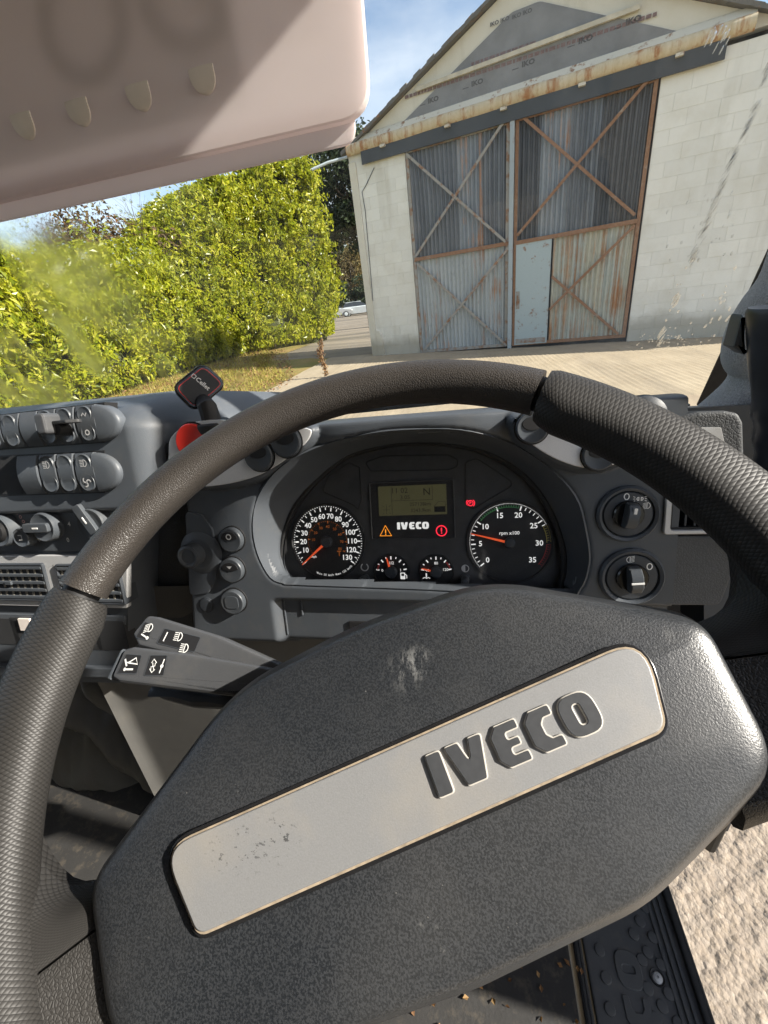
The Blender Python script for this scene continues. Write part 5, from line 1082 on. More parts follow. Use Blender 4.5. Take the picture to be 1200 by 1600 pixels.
o, c, r = knob_at(146, 818, 22, 'air_flow_knob', R(120), 0.014); mb = MB(); stroke(mb, LOW, [(c[0] - r * 0.3, c[1] + r * 1.55), (c[0], c[1] + r * 1.35), (c[0] + r * 0.3, c[1] + r * 1.6)], r * 0.1, hz + 0.0012); obj('icon', mb, M['white_dim'], o, None, fix=False)
# --- vent panel
panel(-80, 198, 869, 867, 944, 951, hz - 0.0075, hz + 0.001, M['silver'], 'vent_surround')
def louvre(x0, x1, y0, y1, rows_n, cols_n):
    a0, a1, b0, b1 = rect_px(LOW, x0, x1, y0, y1, hz); O = rrect(a0, a1, b0, b1, 0.004, 4); mb = MB(); mb.frame(LOW, O, inset(O, 0.004), hz - 0.02, hz + 0.005, 0.0012); o = obj('air_vent', mb, M['dash_dk'], dash)
    mb = MB(); mb.prism(LOW, inset(O, 0.003), hz - 0.002, hz + 0.0016); obj('vent_back', mb, M['black'], o, None)
    for k in range(rows_n):
        y = lerp(b0 + 0.007, b1 - 0.007, k / (rows_n - 1)); mb = MB(); mb.prism(LOW, rrect(a0 + 0.004, a1 - 0.004, y - 0.0022, y + 0.0022, 0.0008), hz + 0.001, hz + 0.0056, 0.0007); obj('slat', mb, M['dash'], o)
    for k in range(cols_n):
        x = lerp(a0 + 0.008, a1 - 0.008, k / (cols_n - 1)); mb = MB(); mb.prism(LOW, rrect(x - 0.0017, x + 0.0017, b0 + 0.004, b1 - 0.004, 0.0005), hz + 0.0012, hz + 0.0026, 0.0005); obj('guide_vane', mb, M['vane'], o)
    mb = MB(); xm = lerp(a0, a1, 0.52); ym = (b0 + b1) / 2; mb.prism(LOW, rrect(xm - 0.006, xm + 0.006, ym - 0.0028, ym + 0.0028, 0.001), hz + 0.004, hz + 0.0085, 0.001); obj('vent_tab', mb, M['switch'], o); return o
louvre(-30, 70, 879, 936, 5, 11); louvre(104, 187, 880, 942, 5, 9)
mb = MB(); c = LOW.uv(87, 885, hz); stroke(mb, LOW, [(c[0] - 0.003, c[1] + 0.003), (c[0], c[1] - 0.003), (c[0] + 0.004, c[1] + 0.004)], 0.001, hz + 0.0016); obj('icon', mb, M['black'], dash, None, fix=False)
# --- lower pockets and shelf lip
panel(-80, 195, 958, 963, 1034, 1042, -0.05, hz - 0.003, M['dash'], 'pocket_panel')
for x0, x1, y0, y1 in ((-40, 20, 968, 1005), (152, 191, 972, 1016), (24, 148, 970, 1010)):
    mb = MB(); mb.prism(LOW, rrect(*rect_px(LOW, x0, x1, y0, y1, hz), 0.004), hz - 0.02, hz - 0.002); obj('storage_pocket', mb, M['cavity'], dash, None)
mb = MB(); a0, a1, b0, b1 = rect_px(LOW, 33, 46, 967, 985, hz); mb.prism(LOW, rrect(a0, a1, b0, b1, 0.001), hz - 0.003, hz + 0.001, 0.0005); obj('blank_tab', mb, M['clip'], dash)
panel(-80, 205, 1040, 1046, 1053, 1060, -0.08, hz + 0.006, M['dash'], 'shelf_lip')

# ================================================================== INSTRUMENT CLUSTER
ic = thing('instrument_cluster', 'half moon instrument cluster with speedometer, rev counter and small trip display', 'instrument cluster', CL.P(0, -0.09, 0))
outl = smooth_curve(CL.px(CLUSTER_PX, 0.0), 4, True); outl = ccw(outl)
mb = MB(); mb.prism(CL, inset(outl, -0.006), -0.02, 0.0); obj('cluster_panel', mb, M['cluster'], ic, None)
mb = MB(); mb.frame(CL, inset(outl, -0.004), inset(outl, 0.003), -0.005, 0.013, 0.002); obj('bezel', mb, M['black'], ic)
mb = MB(); mb.prism(CL, inset(outl, -0.001), 0.0155, 0.0157); obj('lens', mb, M['lens'], ic, None)
def ring_c(x, y, rpx): return px_r(CL, x, y, rpx)
def needle(parent, u, v, ang, L, w, h, capr):
    f_ = CL.at(u, v, 0, R(ang)); mb = MB(); mb.prism(f_, [(capr * 0.5, -w), (L, -w * 0.35), (L, w * 0.35), (capr * 0.5, w)], h - 0.0006, h + 0.0008, 0.0002); obj('needle', mb, M['needle'], parent)
    mb = MB(); mb.lathe(CL, u, v, [(capr, 0.001), (capr, h + 0.001), (capr * 0.85, h + 0.0028), (capr * 0.4, h + 0.0032)], 24); obj('needle_cap', mb, M['dash_dk'], parent)
def dial(x, y, rpx, name):
    u, v, r = ring_c(x, y, rpx); mb = MB(); mb.lathe(CL, u, v, [(r * 1.07, -0.001), (r * 1.06, 0.0026), (r * 1.03, 0.0026), (r * 1.01, 0.0006), (r * 0.5, 0.0006)], 64); o = obj(name, mb, M['dial'], ic, 25); return o, u, v, r
TK = 0.0011
def tick(mb, u, v, a, r0, r1, w): c, s = math.cos(R(a)), math.sin(R(a)); stroke(mb, CL, [(u + r0 * c, v + r0 * s), (u + r1 * c, v + r1 * s)], w, TK)
# speedometer
o, u, v, r = dial(512, 846, 55, 'speedometer'); mb = MB()
for k in range(0, 131, 2):
    a = 220 - 2 * k; tick(mb, u, v, a, r * 0.955, r * 0.985, r * 0.02)
for k in range(0, 131, 5): tick(mb, u, v, 220 - 2 * k, r * (0.84 if k % 10 == 0 else 0.87), r * 0.94, r * (0.034 if k % 10 == 0 else 0.022))
obj('scale_marks', mb, M['white_glow'], o, None, fix=False)
for k in range(10, 131, 10):
    mb = MB(); a = R(220 - 2 * k); mb.text(CL, u + r * 0.70 * math.cos(a), v + r * 0.70 * math.sin(a), TK, r * 0.2, str(k), 0.02); obj('numeral', mb, M['white_glow'], o, None, fix=False)
mb = MB(); mb.text(CL, u - r * 0.42, v - r * 0.42, TK, r * 0.09, 'mph', 0.01)
for i, ch in enumerate('Vmin 50 km/h Vmax 125 km/h'):
    a = R(248 + i * 2.6)
    if ch != ' ': mb.text(CL, u + r * 0.94 * math.cos(a), v + r * 0.94 * math.sin(a), TK, r * 0.085, ch, 0.008, rot=a + math.pi / 2)
obj('print', mb, M['white_glow'], o, None, fix=False)
mb = MB()
for k in range(0, 41): tick(mb, u, v, 213 - 6 * k, r * 0.545, r * 0.57, r * 0.014)
for k in range(1, 9):
    a = 213 - 1.94 * (k * 10 + 4) * 1.609 * 0.93; tick(mb, u, v, a, r * 0.50, r * 0.57, r * 0.022); mb.text(CL, u + r * 0.41 * math.cos(R(a)), v + r * 0.41 * math.sin(R(a)), TK, r * 0.11, str(k * 10), 0.005)
mb.text(CL, u + r * 0.32, v - r * 0.34, TK, r * 0.2, 'T', 0.02); obj('inner_scale', mb, M['orange'], o, None, fix=False)
needle(o, u, v, 220, r * 0.97, r * 0.035, 0.006, r * 0.155)
# rev counter
o, u, v, r = dial(796, 847, 66, 'rev_counter'); mb = MB(); am = 260 / 35.0
for k in range(0, 141): 
    if k / 4 <= 26 : tick(mb, u, v, 220 - am * k / 4, r * 0.965, r * 0.985, r * 0.012)
for k in range(0, 36):
    if k <= 10 or 20 <= k <= 26 or k in (15,): tick(mb, u, v, 220 - am * k, r * (0.83 if k % 5 == 0 else 0.87), r * 0.945, r * (0.032 if k % 5 == 0 else 0.02))
obj('scale_marks', mb, M['white_glow'], o, None, fix=False)
mb = MB()
for k in range(22, 40): tick(mb, u, v, 220 - am * k / 2, r * 0.885, r * 0.94, r * 0.022)
stroke(mb, CL, arc(u, v, r * 0.885, 220 - am * 10.6, 220 - am * 19.6, 24), r * 0.02, TK); obj('green_band', mb, M['green'], o, None, fix=False)
for a0, a1, mt in ((26.3, 29.8, 'yellow_print'), (30.2, 35, 'red_print')):
    mb = MB(); stroke(mb, CL, arc(u, v, r * 0.885, 220 - am * a0, 220 - am * a1, 18), r * 0.02, TK)
    for k in np.arange(a0, a1, 0.5): tick(mb, u, v, 220 - am * k, r * 0.89, r * 0.945, r * 0.016)
    for k in np.arange(a0, a1, 0.25): tick(mb, u, v, 220 - am * k, r * 0.965, r * 0.985, r * 0.012)
    obj('warning_band', mb, M[mt], o, None, fix=False)
for k in range(0, 36, 5):
    mb = MB(); a = R(220 - am * k); mb.text(CL, u + r * 0.71 * math.cos(a), v + r * 0.71 * math.sin(a), TK, r * 0.19, str(k), 0.018); obj('numeral', mb, M['white_glow'], o, None, fix=False)
mb = MB(); mb.text(CL, u, v + r * 0.23, TK, r * 0.125, 'rpm x100', 0.01); obj('print', mb, M['white_glow'], o, None, fix=False)
needle(o, u, v, 220 - am * 7.35, r * 0.97, r * 0.03, 0.006, r * 0.13)
# fuel and temperature
for x, y, nm, lab, na, red in ((612, 893, 'fuel_gauge', (('0', 172), ('1/2', 88), ('1', 10)), 105, (172, 150)), (682, 893, 'temperature_gauge', (('40', 172), ('80', 90), ('120', 14)), 165, (44, 14))):
    o, u, v, r = dial(x, y, 26, nm); mb = MB()
    for a, b in ((172, 1), (150, 0), (130, 1), (110, 0), (90, 1), (70, 0), (50, 1), (30, 0), (10, 1)): tick(mb, u, v, a, r * (0.74 if b else 0.82), r * 0.93, r * (0.075 if b else 0.06))
    obj('scale_marks', mb, M['white_glow'], o, None, fix=False)
    mb = MB(); stroke(mb, CL, arc(u, v, r * 0.84, red[0], red[1], 8), r * 0.10, TK + 0.0003); obj('red_band', mb, M['red_print'], o, None, fix=False)
    for s, a in lab: mb = MB(); mb.text(CL, u + r * 0.56 * math.cos(R(a)), v + r * 0.52 * math.sin(R(a)), TK, r * 0.24, s, 0.01); obj('numeral', mb, M['white_glow'], o, None, fix=False)
    mb = MB()
    if nm[0] == 'f': stroke(mb, CL, rrect(u + r * 0.55, u + r * 0.78, v - r * 0.42, v - r * 0.08, 0.0003), r * 0.06, TK, True); poly(mb, CL, rrect(u + r * 0.55, u + r * 0.78, v - r * 0.42, v - r * 0.26, 0.0002), TK); stroke(mb, CL, [(u + r * 0.8, v - r * 0.15), (u + r * 0.9, v - r * 0.22), (u + r * 0.9, v - r * 0.4)], r * 0.05, TK)
    else: stroke(mb, CL, [(u - r * 0.62, v - r * 0.36), (u - r * 0.62, v - r * 0.1)], r * 0.08, TK); stroke(mb, CL, [(u - r * 0.85, v - r * 0.42), (u - r * 0.72, v - r * 0.36), (u - r * 0.62, v - r * 0.42), (u - r * 0.5, v - r * 0.36), (u - r * 0.4, v - r * 0.42)], r * 0.05, TK)
    obj('icon', mb, M['white_glow'], o, None, fix=False)
    needle(o, u, v, na, r * 0.9, r * 0.07, 0.005, r * 0.36)
# centre display
def rp(x0, x1, y0, y1): return rect_px(CL, x0, x1, y0, y1)
a0, a1, b0, b1 = rp(581, 709, 748, 843); O = rrect(a0, a1, b0, b1, 0.003, 4); mb = MB(); mb.frame(CL, O, inset(O, 0.0018), 0, 0.003, 0.0006); dp = obj('display_unit', mb, M['cluster'], ic)
mb = MB(); mb.prism(CL, inset(O, 0.001), 0, 0.0012); obj('display_face', mb, M['dial'], dp, None)
a0, a1, b0, b1 = rp(593, 697, 756, 806); mb = MB(); mb.prism(CL, rrect(a0, a1, b0, b1, 0.0006), 0.0005, 0.0016); obj('lcd_screen', mb, M['lcd'], dp, None)
W_, H_ = a1 - a0, b1 - b0; X = lambda t: a0 + W_ * t; Y = lambda t: b0 + H_ * t; hl = 0.0018; mb = MB()
mb.text(CL, X(0.32), Y(0.83), hl, H_ * 0.26, '11 02', 0.0); mb.text(CL, X(0.40), Y(0.6), hl, H_ * 0.2, '3.05', 0.0); mb.text(CL, X(0.72), Y(0.76), hl, H_ * 0.34, 'N', 0.0); mb.text(CL, X(0.62), Y(0.36), hl, H_ * 0.17, '257138km', 0.0); mb.text(CL, X(0.62), Y(0.15), hl, H_ * 0.17, '3243.9km', 0.0)
for p in ([(0.2, 0.02), (0.2, 0.98)], [(0.8, 0.5), (0.8, 0.98)], [(0.2, 0.5), (0.8, 0.5)], [(0.06, 0.2), (0.17, 0.2)], [(0.115, 0.05), (0.115, 0.4)], [(0.05, 0.36), (0.08, 0.3)], [(0.18, 0.36), (0.15, 0.3)], [(0.05, 0.06), (0.08, 0.1)], [(0.18, 0.06), (0.15, 0.1)]): stroke(mb, CL, [(X(a), Y(b)) for a, b in p], 0.0005, hl)
poly(mb, CL, [(X(0.82), Y(0.08)), (X(0.98), Y(0.08)), (X(0.98), Y(0.27)), (X(0.82), Y(0.27))], hl); stroke(mb, CL, [(X(0.82), Y(0.27)), (X(0.88), Y(0.43)), (X(0.98), Y(0.43)), (X(0.98), Y(0.27))], 0.0005, hl)
obj('lcd_segments', mb, M['lcd_ink'], dp, None, fix=False)
a0, a1, b0, b1 = rp(621, 670, 815, 827); s_ = (b1 - b0)
for k in 'IVECO': obj('letter', letter_mb(CL, k, a0, b0, s_, 0.0012, 0.0019, 0.0001, 0, (a1 - a0) / s_ / 5.0), M['white_glow'], dp)
u, v, r = ring_c(603, 830, 9); mb = MB(); T_ = [(u - r, v - r * 0.75), (u + r, v - r * 0.75), (u, v + r)]; stroke(mb, CL, T_, r * 0.16, 0.0022, True); stroke(mb, CL, [(u, v + r * 0.35), (u, v - r * 0.25)], r * 0.16, 0.0022); poly(mb, CL, circle(u, v - r * 0.47, r * 0.1, 8), 0.0022); obj('warning_triangle', mb, M['lit_orange'], dp, None, fix=False)
u, v, r = ring_c(690, 829, 8); mb = MB(); stroke(mb, CL, circle(u, v, r, 24), r * 0.2, 0.0022, True); stroke(mb, CL, [(u, v + r * 0.6), (u, v - r * 0.15)], r * 0.22, 0.0022); poly(mb, CL, circle(u, v - r * 0.45, r * 0.13, 8), 0.0022); obj('stop_lamp', mb, M['lit_red'], dp, None, fix=False)
u, v, r = ring_c(735, 786, 5); mb = MB(); stroke(mb, CL, circle(u, v, r * 0.85, 20), r * 0.26, 0.0012, True); mb.text(CL, u, v, 0.0012, r * 1.3, 'P', 0.02); stroke(mb, CL, arc(u, v, r * 1.3, 130, 230, 8), r * 0.24, 0.0012); stroke(mb, CL, arc(u, v, r * 1.3, -50, 50, 8), r * 0.24, 0.0012); obj('parking_brake_lamp', mb, M['lit_red'], ic, None, fix=False)
for P_ in ([(513, 745), (545, 722), (563, 730), (566, 780), (560, 798), (552, 790), (502, 768)], [(726, 722), (745, 716), (775, 735), (800, 752), (800, 760), (740, 796), (727, 790)], [(568, 722), (600, 712), (700, 710), (716, 718), (715, 730), (700, 735), (580, 737)]):
    q = rounded(CL.px(P_), 0.006, 4); mb = MB(); mb.frame(CL, q, inset(q, 0.0012), 0, 0.0014, 0.0003); obj('lamp_window', mb, M['dial'], ic)
for x in (570, 727):
    u, v, r = ring_c(x, 886 if x < 600 else 888, 5.5); mb = MB(); stroke(mb, CL, arc(u, v, r, 120, 420, 18), r * 0.3, 0.0008) if x < 600 else (stroke(mb, CL, circle(u, v, r, 18), r * 0.25, 0.0008, True), poly(mb, CL, arc(u, v, r, 90, 270, 10), 0.0008)); obj('icon', mb, M['white_dim'], ic, None, fix=False)
    u, v, r = ring_c(x, 904, 6.5); mb = MB(); mb.lathe(CL, u, v, [(r * 1.25, 0), (r * 1.2, 0.004), (r, 0.004), (r * 0.95, 0.017), (r * 0.7, 0.021), (r * 0.3, 0.0215)], 20); obj('reset_button', mb, M['switch'], ic)

# ================================================================== STEERING WHEEL
tl = R(36); turn = R(24.5); Cw = EYE + np.array([-0.0478, 0.1359, -0.1895])
e1 = np.array([1.0, 0, 0]); e2 = np.array([0, math.cos(tl), math.sin(tl)])
W0 = Frame(Cw, e1, e2); W = W0.at(0, 0, 0, turn); RW = 0.225
sw = thing('steering_wheel', 'large dark steering wheel turned slightly left, with knurled grips and silver lettered badge', 'steering wheel', W0.P(0, 0, -0.10))
SEC = smooth_curve([(0.945 * a_, 0.945 * b_) for a_, b_ in [(0.0165, 0.0), (0.0115, 0.0118), (-0.002, 0.0155), (-0.0125, 0.0115), (-0.0172, 0.002), (-0.0115, -0.0115), (0.001, -0.015), (0.012, -0.0112)]], 3, True)
def rim_ring(a, k=1.0, inner=0.0):
    c, s = math.cos(a), math.sin(a); return [W.P((RW + x * k - (inner if x < -0.004 else inner * max(0, (0.004 - x)) / 0.008 if x < 0.004 else 0)) * c, (RW + x * k - (inner if x < -0.004 else inner * max(0, (0.004 - x)) / 0.008 if x < 0.004 else 0)) * s, y * k) for x, y in SEC]
def uv_sweep(name, rings, mat, parent, lens, around, caps=True):
    n = len(rings[0]); me = bpy.data.meshes.new(name); V = [tuple(p) for r in rings for p in (list(r) + [r[0]])]; m = n + 1
    F = [(i * m + j, i * m + j + 1, (i + 1) * m + j + 1, (i + 1) * m + j) for i in range(len(rings) - 1) for j in range(n)]
    UVv = [(lens[i], around * j / n) for i in range(len(rings)) for j in range(m)]
    if caps: F += [tuple(range(n))[::-1], tuple((len(rings) - 1) * m + j for j in range(n))]
    V = (np.array(V) - np.array(root_of(parent).location)).tolist(); me.from_pydata(V, [], F); me.materials.append(mat)
    ul = me.uv_layers.new(name='UVMap')
    for lp in me.loops: ul.data[lp.index].uv = UVv[lp.vertex_index]
    bm = bmesh.new(); bm.from_mesh(me); bmesh.ops.recalc_face_normals(bm, faces=bm.faces); bm.to_mesh(me); bm.free()
    me.polygons.foreach_set('use_smooth', [True] * len(me.polygons)); me.set_sharp_from_angle(angle=R(50)); me.update()
    o = bpy.data.objects.new(name, me); COL.objects.link(o); o.parent = parent; return o
def rim_part(name, a0, a1, mat, k=1.0, inner=0.0, n=60, taper=True):
    rings = []; lens = []
    for i in range(n + 1):
        t = i / n; a = R(a0 + (a1 - a0) * t); e = min(t, 1 - t) * abs(a1 - a0)
        kk = k * (0.93 + 0.07 * min(1, e / 1.1)) if taper else k
        rings.append(rim_ring(a, kk, inner * (0.35 + 0.65 * min(1, e / 4.0)))); lens.append(RW * R(abs(a1 - a0)) * t)
    return uv_sweep(name, rings, mat, sw, lens, 0.1)
rim_part('rim', 40.9, 138.9, M['rim'], 1.0, 0, 90, False)
rim_part('lower_rim', 217.0, 323.0, M['rim'], 1.0, 0, 60, False)
rim_part('grip', 40.0, -36.0, M['knurl'], 1.12, 0.008)
rim_part('grip', 140.0, 216.0, M['knurl'], 1.12, 0.008)
mb = MB(); mb.tube([W.P(RW * math.cos(a), RW * math.sin(a), 0) for a in np.linspace(0, 2 * math.pi, 96, endpoint=False)], 0.0118, 12, closed=True, up=W.n); obj('rim_core', mb, M['black'], sw, 60)
# spokes: knurled above, plain leather below the seam
def spoke(sg, part):
    st = []; 
    for i in range(15):
        t = i / 14; x = 0.135 + (0.214 - 0.135) * t
        yt = -0.016 + (0.034 * max(0, (t - 0.62) / 0.38) ** 2.2); ybm = -0.100 - 0.02 * max(0, (t - 0.7) / 0.3) ** 2; ys = -0.030 - 0.27 * (x - 0.15)
        y0, y1 = (yt, ys) if part == 'u' else (ys - 0.0012, ybm)
        hh = -0.014 + 0.018 * t ** 1.3; ring = []
        for j in range(13):
            s = j / 12; y = y0 + (y1 - y0) * s
            d0 = abs(y - yt); d1 = abs(y - ybm); e = min(d0, d1); dip = 0.016 * (1 - min(1, e / 0.014)) ** 2
            if part == 'l' and j == 0 or part == 'u' and j == 12: dip += 0.0012
            ring.append(W.P(sg * x, y, hh - dip))
        ring += [W.P(sg * x, y1, hh - 0.024), W.P(sg * x, y0, hh - 0.024)]
        st.append(ring)
    return uv_sweep('spoke_cover' if part == 'u' else 'spoke_leather', st, M['knurl'] if part == 'u' else M['pimple'], sw, [0.08 * i / 14 for i in range(15)], 0.13)
for sg in (1, -1): spoke(sg, 'u'); spoke(sg, 'l')
half = [(0, 0.0555), (0.035, 0.0548), (0.07, 0.0495), (0.105, 0.0375), (0.138, 0.019), (0.160, 0.0025), (0.1735, -0.013), (0.1775, -0.024), (0.1765, -0.036), (0.1715, -0.051), (0.1635, -0.068), (0.152, -0.083), (0.132, -0.0945), (0.095, -0.1035), (0.05, -0.108), (0, -0.1095)]
out_ = ccw(rounded([(0.1765, -0.013), (0.084, 0.0505), (0.0, 0.0570), (-0.084, 0.0505), (-0.1785, -0.013), (-0.166, -0.084), (-0.08, -0.1075), (0.0, -0.1105), (0.08, -0.1075), (0.1625, -0.084)], [0.026, 0.10, 0.3, 0.10, 0.026, 0.034, 0.12, 0.3, 0.12, 0.034], 9))
cxp, cyp = 0.0, -0.027
def shr(k, ky): return [(cxp + (x - cxp) * k, cyp + (y - cyp) * ky) for x, y in out_]
mb = MB(); rings = []
for d, h in ((0.014, -0.060), (0.005, -0.045), (0.0006, -0.031), (0.0, -0.0235), (0.0008, -0.0195), (0.0072, -0.0062), (0.0085, -0.0044), (0.0103, -0.0030), (0.0128, -0.0020), (0.017, -0.0012), (0.022, -0.0006)): rings.append([W.P(x, y, h) for x, y in inset(out_, d)])
b9 = inset(out_, 0.022)
for k, h in ((0.85, 0.0008), (0.6, 0.0020), (0.3, 0.0024)): rings.append([W.P(cxp + (x - cxp) * k, cyp + (y - cyp) * k, h) for x, y in b9])
mb.loft(rings, True, False, True); obj('hub_pad', mb, M['pad'], sw, 70)
B_ = rounded([(-0.1225, -0.0150), (-0.1085, -0.0525), (0.1195, -0.0500), (0.1345, -0.0125)], [0.011, 0.007, 0.009, 0.013], 7)
mb = MB(); mb.prism(W, inset(B_, -0.0022), 0.0, 0.0033, 0.0008); obj('badge_seat', mb, M['gloss_black'], sw)
mb = MB(); mb.prism(W, inset(B_, -0.0004), 0.002, 0.0042, 0.0003); obj('badge_seam', mb, M['dirtgap'], sw)
mb = MB(); mb.prism(W, inset(B_, 0.0006), 0.003, 0.0052, 0.0009, 3); bd = obj('badge', mb, M['badge'], sw)
u0_, v0_ = 0.0140, -0.0405; s_ = 0.0178; sx_ = 0.083 / (5.0 * s_)
for k in 'IVECO':
    lo = obj('letter', letter_mb(W, k, u0_, v0_, s_, 0.004, 0.0063, 0.0003, 0.0002, sx_), M['letter_edge'], bd)
    obj('letter_face', letter_mb(W, k, u0_, v0_, s_, 0.0060, 0.0067, 0.00012, -0.0004, sx_), M['letter'], lo)

# ================================================================== COLUMN AND STALKS
col_ = thing('steering_column', 'dark plastic steering column shroud behind the wheel with two switch stalks on its left', 'steering column', W0.P(0, 0.1, -0.2))
mb = MB(); rings = []
for h, k in ((-0.045, 0.8), (-0.07, 1.0), (-0.12, 1.0), (-0.2, 0.8), (-0.30, 0.6)): rings.append([W0.P(x * k, -0.005 + y * k, h) for x, y in rounded([(-0.07, -0.06), (0.07, -0.06), (0.075, 0.04), (-0.075, 0.04)], 0.025, 5)])
mb.loft(rings, True, True, True); obj('column_shroud', mb, M['dash_dk'], col_, 50)
def stalk(px_out, h, thick, name, lift=0.0):
    q = rounded(W0.px(px_out, h), 0.004, 4); mb = MB(); mb.prism(W0, q, h - thick, h, 0.0035, 3, True)
    root = W0.uv(px_out[2][0], px_out[2][1], h)
    return obj(name, mb, M['stalk'], col_)
HS1, HS2 = -0.062, -0.05
s1 = stalk([(205, 990), (229, 961), (246, 963), (340, 992), (470, 1050), (470, 1080), (300, 1032), (215, 1010)], HS1, 0.016, 'wiper_stalk')
s2 = stalk([(172, 1058), (192, 1014), (206, 1010), (300, 1021), (420, 1042), (500, 1070), (480, 1110), (380, 1090), (280, 1078), (184, 1066)], HS2, 0.02, 'indicator_stalk')
mb = MB(); q = W0.px([(167, 1060), (188, 1016), (192, 1014), (172, 1062)], HS2 - 0.002); mb.prism(W0, q, HS2 - 0.016, HS2 - 0.002, 0.0008); obj('stalk_button', mb, M['switch'], s2)
mb = MB(); q = rounded(W0.px([(228, 1072), (300, 1072), (380, 1088), (350, 1108), (300, 1106), (250, 1092)], HS2 - 0.03), 0.008); mb.prism(W0, q, HS2 - 0.08, HS2 - 0.025, 0.008, 3); obj('stalk_housing', mb, M['dash_dk'], col_)
def decal(parent, P_, h): q = rounded(W0.px(P_, h), 0.001); mb = MB(); mb.prism(W0, q, h - 0.001, h + 0.0004); obj('decal', mb, M['black'], parent, None); mb = MB(); stroke(mb, W0, q, 0.00035, h + 0.0006, True); obj('decal_outline', mb, M['switch'], parent, None, fix=False)
decal(s2, [(184, 1052), (198, 1022), (222, 1024), (214, 1053)], HS2); decal(s2, [(226, 1055), (236, 1024), (262, 1024), (256, 1056)], HS2)
decal(s1, [(246, 1005), (258, 982), (314, 996), (304, 1019)], HS1); decal(s1, [(213, 996), (227, 972), (240, 975), (232, 1001)], HS1)
def pxs(mb, L, w, h, closed=False): stroke(mb, W0, W0.px(L, h), w, h + 0.0008, closed)
mb = MB(); pxs(mb, [(197, 1035), (203, 1035), (214, 1028), (216, 1038), (203, 1036)], 0.0009, HS2, True); pxs(mb, [(197, 1030), (199, 1041)], 0.0012, HS2); pxs(mb, [(194, 1046), (209, 1046)], 0.0012, HS2); poly(mb, W0, circle(*W0.uv(196, 1046, HS2), 0.0012, 10), HS2 + 0.0008); obj('icon', mb, M['white'], s2, None, fix=False)
mb = MB(); pxs(mb, [(238, 1036), (242, 1030), (246, 1036), (244, 1036), (243, 1041), (240, 1041), (240, 1036)], 0.0006, HS2, True); pxs(mb, [(235, 1045), (238, 1051), (243, 1046), (241, 1046), (241, 1042), (237, 1042), (237, 1046)], 0.0006, HS2, True); pxs(mb, [(258, 1030), (254, 1041), (250, 1052)], 0.0008, HS2); poly(mb, W0, circle(*W0.uv(254, 1041, HS2), 0.0013, 10), HS2 + 0.0008); obj('icon', mb, M['white'], s2, None, fix=False)
mb = MB()
for x, y, tl_ in ((234, 981, 0.25), (280, 995, 0.0), (289, 1013, 0.0)):
    c = W0.uv(x, y, HS1); headlamp(mb, W0, c[0], c[1], 0.0064, HS1 + 0.0008, tl_, R(-4))
pxs(mb, [(222, 991), (231, 997)], 0.0011, HS1); poly(mb, W0, circle(*W0.uv(231, 997, HS1), 0.0013, 10), HS1 + 0.0008); pxs(mb, [(263, 988), (256, 1002)], 0.001, HS1); obj('icon', mb, M['white'], s1, None, fix=False)

# ================================================================== SUN VISOR
VI = dash_frame(0.0, 0.47, 0.20, 12.0)
vr, vb = VI.uv(577, 140)[0], VI.uv(552, 184)[1]; vl = -0.68; vt = 0.21; sb = VI.uv(548, 217)[1]; sr = VI.uv(552, 195)[0]
vis = thing('sun_visor', 'pinkish beige sun visor folded down over the windscreen with four small clips', 'sun visor', VI.P((vl + vr) / 2, vt, 0))
mb = MB(); mb.prism(VI, rounded([(vl, vb), (vr, vb), (vr, vt), (vl, vt)], 0.026, 6), -0.006, 0.0, 0.0012, 1, True); obj('visor_board', mb, M['visor'], vis)
mb = MB(); mb.prism(VI, rounded([(vl, sb), (sr, sb), (sr, vb + 0.012), (vl, vb + 0.012)], [0.02, 0.02, 0.004, 0.004], 6), -0.009, -0.0064, 0.001, 2, True); obj('visor_flap', mb, M['visor'], vis)
mb = MB(); rz_ = VI.uv(385, 140)[0]; mb.prism(VI, rounded([(vl + 0.03, VI.uv(380, 165)[1]), (rz_, VI.uv(380, 165)[1]), (rz_ - 0.012, vt - 0.01), (vl + 0.03, vt - 0.01)], 0.014, 5), -0.0072, -0.0068, cap0=True); obj('label', mb, M['visor_label'], vis, None)
mb = MB(); g_ = VI.uv(300, 40); mb.text(VI, g_[0] - 0.004, g_[1] + 0.022, -0.0076, 0.125, 'G', 0.02, res=10); mb.text(VI, g_[0] - 0.105, g_[1] + 0.020, -0.0076, 0.125, 'O', 0.02, res=10); obj('print', mb, M['visor_ink'], vis, None, fix=False)
mb = MB(); poly(mb, VI, smooth_curve(VI.px([(455, -5), (470, 22), (462, 42), (437, 47), (418, 42), (416, 68), (440, 77), (470, 60), (503, 60), (507, 32), (487, -5)]), 2, True), -0.0076); obj('print', mb, M['visor_label'], vis, None, fix=False)
for x, y in ((41, 202), (127, 181), (221, 157), (320, 131)):
    c = VI.uv(x, y - 18); d = VI.uv(x, y + 20); w = 0.0118; L = (c[1] - d[1]) * 0.98; mb = MB(); rings = []
    for k in range(10):
        s = (0.0, 0.2, 0.4, 0.55, 0.68, 0.8, 0.89, 0.95, 0.985, 1.0)[k]; ww = w * (1 if s < 0.4 else math.sqrt(max(0.03, 1 - ((s - 0.4) / 0.6) ** 2))); hh = 0.0072 - 0.0058 * s ** 2
        rings.append([VI.P(c[0] - ww, c[1] - L * s, hh - 0.0014), VI.P(c[0] - ww, c[1] - L * s, hh), VI.P(c[0], c[1] - L * s, hh + 0.0008), VI.P(c[0] + ww, c[1] - L * s, hh), VI.P(c[0] + ww, c[1] - L * s, hh - 0.0014)])
    mb.loft(rings, True, True, True); obj('clip', mb, M['clip'], vis, 50)

